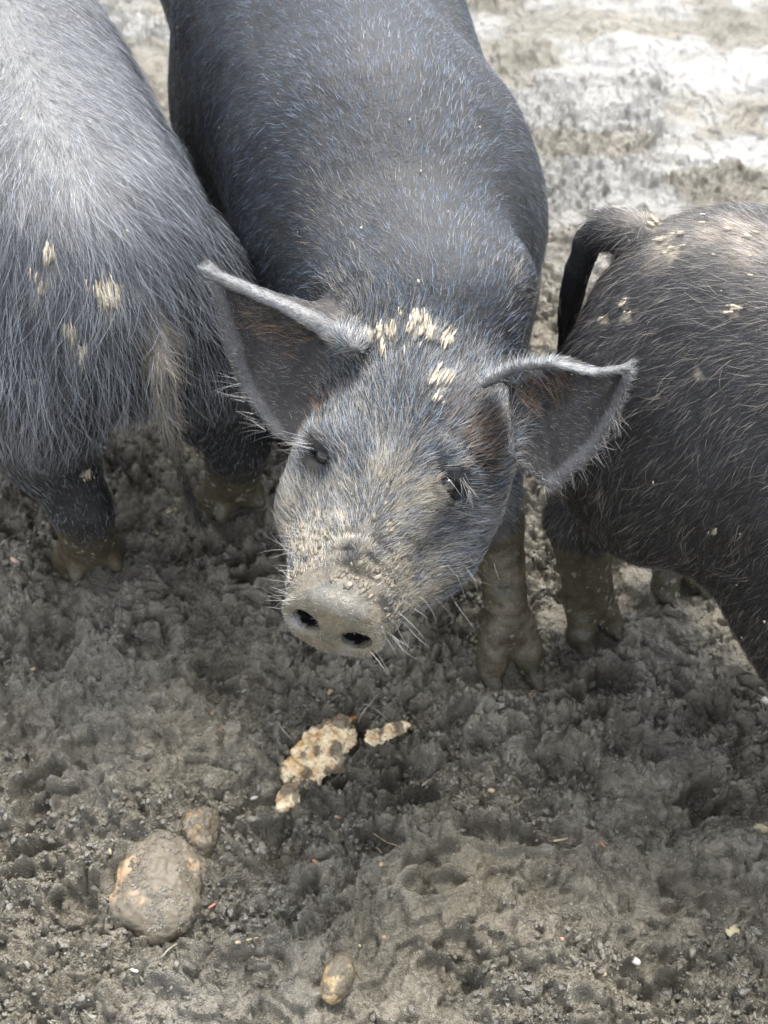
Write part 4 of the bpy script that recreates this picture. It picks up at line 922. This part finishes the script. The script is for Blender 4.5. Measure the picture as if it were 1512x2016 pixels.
def subdiv(V, F):
    V = list(map(tuple, V)); mp = {}; out = []
    def mid(a, b_):
        k = (min(a, b_), max(a, b_))
        if k not in mp: m = np.array(V[a]) + np.array(V[b_]); mp[k] = len(V); V.append(tuple(m / np.linalg.norm(m)))
        return mp[k]
    for a, b_, c in F:
        x, y, z = mid(a, b_), mid(b_, c), mid(c, a); out += [(a, x, z), (b_, y, x), (c, z, y), (x, y, z)]
    return np.array(V), np.array(out)
ICO2, IF2 = subdiv(ICO, IF); ICO3, IF3 = subdiv(ICO2, IF2)
for i, (px, py, a, b_, hh, ang, m, nm, lab, ct) in enumerate(BITS):
    P = at_ground(px, py); Vv = ICO3 * (1 + .45 * fbm3(ICO3 * 1.1 + i * 7.7, 3, 3))[:, None]; Vv = np.sign(Vv) * np.abs(Vv) ** (.85 if 'wood' not in nm else .6)
    Vv = Vv * np.array([a, b_, hh]) * .0005; R_ = rotz(ang); Vv = Vv @ R_
    o = mesh_np(nm, Vv, IF3, m, True); o.location = P + np.array([0, 0, hh * .0001]); tag(o, lab, ct, 'bits lying in the mud' if False else None)
# twigs and straws: list of pixels along each, radius, material
M_STRAW = plain('straw', (.50, .42, .27)); M_TWIG = plain('grey_twig', (.34, .30, .24)); M_WET = plain('wet_root', (.22, .20, .17), .12, .2)
def tube(name, px, r, m, lab, ct, up=.003):
    P = np.array([at_ground(x, y, up * (1 if 0 < i < len(px) - 1 else .2)) for i, (x, y) in enumerate(px)]); n = 14
    t0 = np.linspace(0, 1, len(P)); tt = np.linspace(0, 1, n); P = np.stack([np.interp(tt, t0, P[:, k]) for k in range(3)], 1); P[1:-1] = (P[:-2] + P[1:-1] * 2 + P[2:]) / 4
    P += np.stack([vn3(P * 90 + 9 * k, 3 + k) for k in range(3)], 1) * .0008
    T = nrm(np.gradient(P, axis=0)); A = nrm(np.cross(T, [0, 0, 1.0])); B = np.cross(T, A); a = np.linspace(0, 2 * pi, 9)[:-1]
    rr_ = r * (1 - .55 * tt) * (1 + .25 * vn3(P * 300, 2)); rr_[0] *= .5; rr_[-1] *= .3
    Vv = (P[:, None] + rr_[:, None, None] * (np.cos(a)[None, :, None] * A[:, None] + np.sin(a)[None, :, None] * B[:, None])).reshape(-1, 3)
    Q = [[i * 8 + j, i * 8 + (j + 1) % 8, (i + 1) * 8 + (j + 1) % 8, (i + 1) * 8 + j] for i in range(n - 1) for j in range(8)]
    o = mesh_np(name, Vv, np.array(Q), m, True, None, P[0]); o.location = P[0]; tag(o, lab, ct)
tube('twig', [(830, 1548), (850, 1533), (872, 1522)], .0014, M_TWIG, 'pale twig sticking over the rim of the deep hoof print', 'twig', .008)
tube('straw_piece', [(462, 1856), (489, 1851), (508, 1848)], .0014, M_STRAW, 'short flat straw right of and below the big rounded stone', 'straw')
tube('straw_piece', [(735, 1640), (755, 1655), (790, 1670)], .0009, M_STRAW, 'thin straw lying left of the churned patch below the hoof print', 'straw')
tube('straw_piece', [(740, 1668), (752, 1680)], .0009, M_STRAW, 'very short thin straw under the longer thin straw', 'straw')
tube('straw_piece', [(1090, 1655), (1118, 1650)], .0014, M_STRAW, 'short yellow straw left of the lone red sliver', 'straw')
tube('straw_piece', [(1326, 1875), (1352, 1890)], .0009, M_STRAW, 'thin straw near the lower right corner', 'straw')
tube('root', [(700, 1400), (722, 1385), (745, 1400), (765, 1418)], .0016, M_WET, 'wet shiny root in the mud just below the snout', 'root', .005)
tube('root', [(705, 1425), (715, 1400), (738, 1372), (752, 1362)], .0013, M_WET, 'second wet root crossing the first below the snout', 'root', .006)
tube('root', [(545, 1420), (560, 1440), (580, 1462)], .0010, M_WET, 'thin wet root left of the bread crust', 'root', .004)
tube('root', [(310, 1895), (330, 1870), (350, 1858)], .0009, M_TWIG, 'hair thin pale root under the big rounded stone', 'root', .004)

# ================================================================== MUD
def gaxis(lo, hi, flo, fhi, st, gr=1.03):
    a = list(np.arange(flo, fhi, st)); s_ = st; x = a[-1]
    while x < hi: s_ = s_ * gr; x += s_; a.append(x)
    s_ = st; x = a[0]; p = []
    while x > lo: s_ = s_ * gr; x -= s_; p.append(x)
    return np.array(p[::-1] + a)
gx = gaxis(-150, 150, -.40, .40, GSTEP, 1.010); ya = gaxis(-150, 2.6, .52, 1.30, GSTEP, 1.0045); ya = ya[ya > -2] if False else ya
gy = np.concatenate([ya, gaxis(0, 150, 0, .001, .03, 1.06)[2:] + ya[-1]]); gy = np.unique(gy)
gy = gy[(gy > -150)]
# thin the rows behind the camera
lo_ = gy[gy < .2]; gy = np.concatenate([-np.geomspace(150, .05, 60), gy[gy >= .2]])
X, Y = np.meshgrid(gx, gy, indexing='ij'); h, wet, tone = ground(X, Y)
fade = sst(12, 4, np.hypot(X, Y)); h = h * fade
ny = len(gy); nx = len(gx); idx = np.arange(nx * ny).reshape(nx, ny)
F = np.stack([idx[:-1, :-1], idx[1:, :-1], idx[1:, 1:], idx[:-1, 1:]], -1).reshape(-1, 4)
fm_ = fade * (np.hypot(X, Y) < 3); dX = (.0030 * vn2(X * 70, Y * 70, 91) + .0010 * vn2(X * 240, Y * 240, 93)) * fm_; dY = (.0030 * vn2(X * 70, Y * 70, 92) + .0010 * vn2(X * 240, Y * 240, 94)) * fm_
g_ = mesh_np('muddy_ground', np.stack([X + dX, Y + dY, h], -1).reshape(-1, 3), F, mat_mud, True)
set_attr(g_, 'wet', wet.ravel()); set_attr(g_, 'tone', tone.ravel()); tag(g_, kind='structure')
# loose crumbs of mud
gr = np.random.default_rng(12); nC = 80000
cx = np.where(gr.random(nC) < .75, gr.uniform(-.42, .42, nC), gr.uniform(-.8, .8, nC)); cy = .52 + gr.random(nC) ** 1.3 * 1.9
hh_, ww_, tt_ = ground(cx[:, None], cy[:, None]); hh_ = hh_[:, 0]
Mk = sst(-.22, .08, fbm2(cx * 7.5 + 3, cy * 7.5, 4, 30) + .25 * fbm2(cx * 30, cy * 30, 3, 130)) * sst(1.7, 1.45, cy + .45 * cx); keep = gr.random(nC) < (.04 + .96 * Mk) * sst(1.8, 1.6, cy + .45 * cx) * sst(-.4, .15, fbm2(cx * 22, cy * 22, 3, 131))
for (px_, py_, pz_, r_) in PADS: keep &= np.hypot(cx - px_, cy - py_) > r_ * .9
cx, cy, hh_ = cx[keep], cy[keep], hh_[keep]; n = len(cx)
sz = .0009 + .0028 * gr.random(n) ** 3.5
J = 1 + .5 * gr.normal(0, 1, (n, 12)); an = gr.uniform(0, 2 * pi, n)
Vv = ICO[None] * np.clip(J, .35, 2.0)[:, :, None] * (sz[:, None, None] * np.array([1.35, .85, .55]))
ca, sa = np.cos(an)[:, None], np.sin(an)[:, None]; Vv = np.stack([Vv[..., 0] * ca - Vv[..., 1] * sa, Vv[..., 0] * sa + Vv[..., 1] * ca, Vv[..., 2]], -1)
Vv = Vv + np.stack([cx, cy, hh_ + sz * .15], -1)[:, None]
Fc = (IF[None] + (np.arange(n) * 12)[:, None, None]).reshape(-1, 3)
o = mesh_np('mud_crumbs', Vv.reshape(-1, 3), Fc, mat_mud, True); set_attr(o, 'wet', np.repeat(gr.random(n) * .6, 12)); set_attr(o, 'tone', np.repeat(gr.random(n) ** 2 * .55, 12)); tag(o, kind='stuff')  # lighter crumbs stand for wet glints, painted through tone
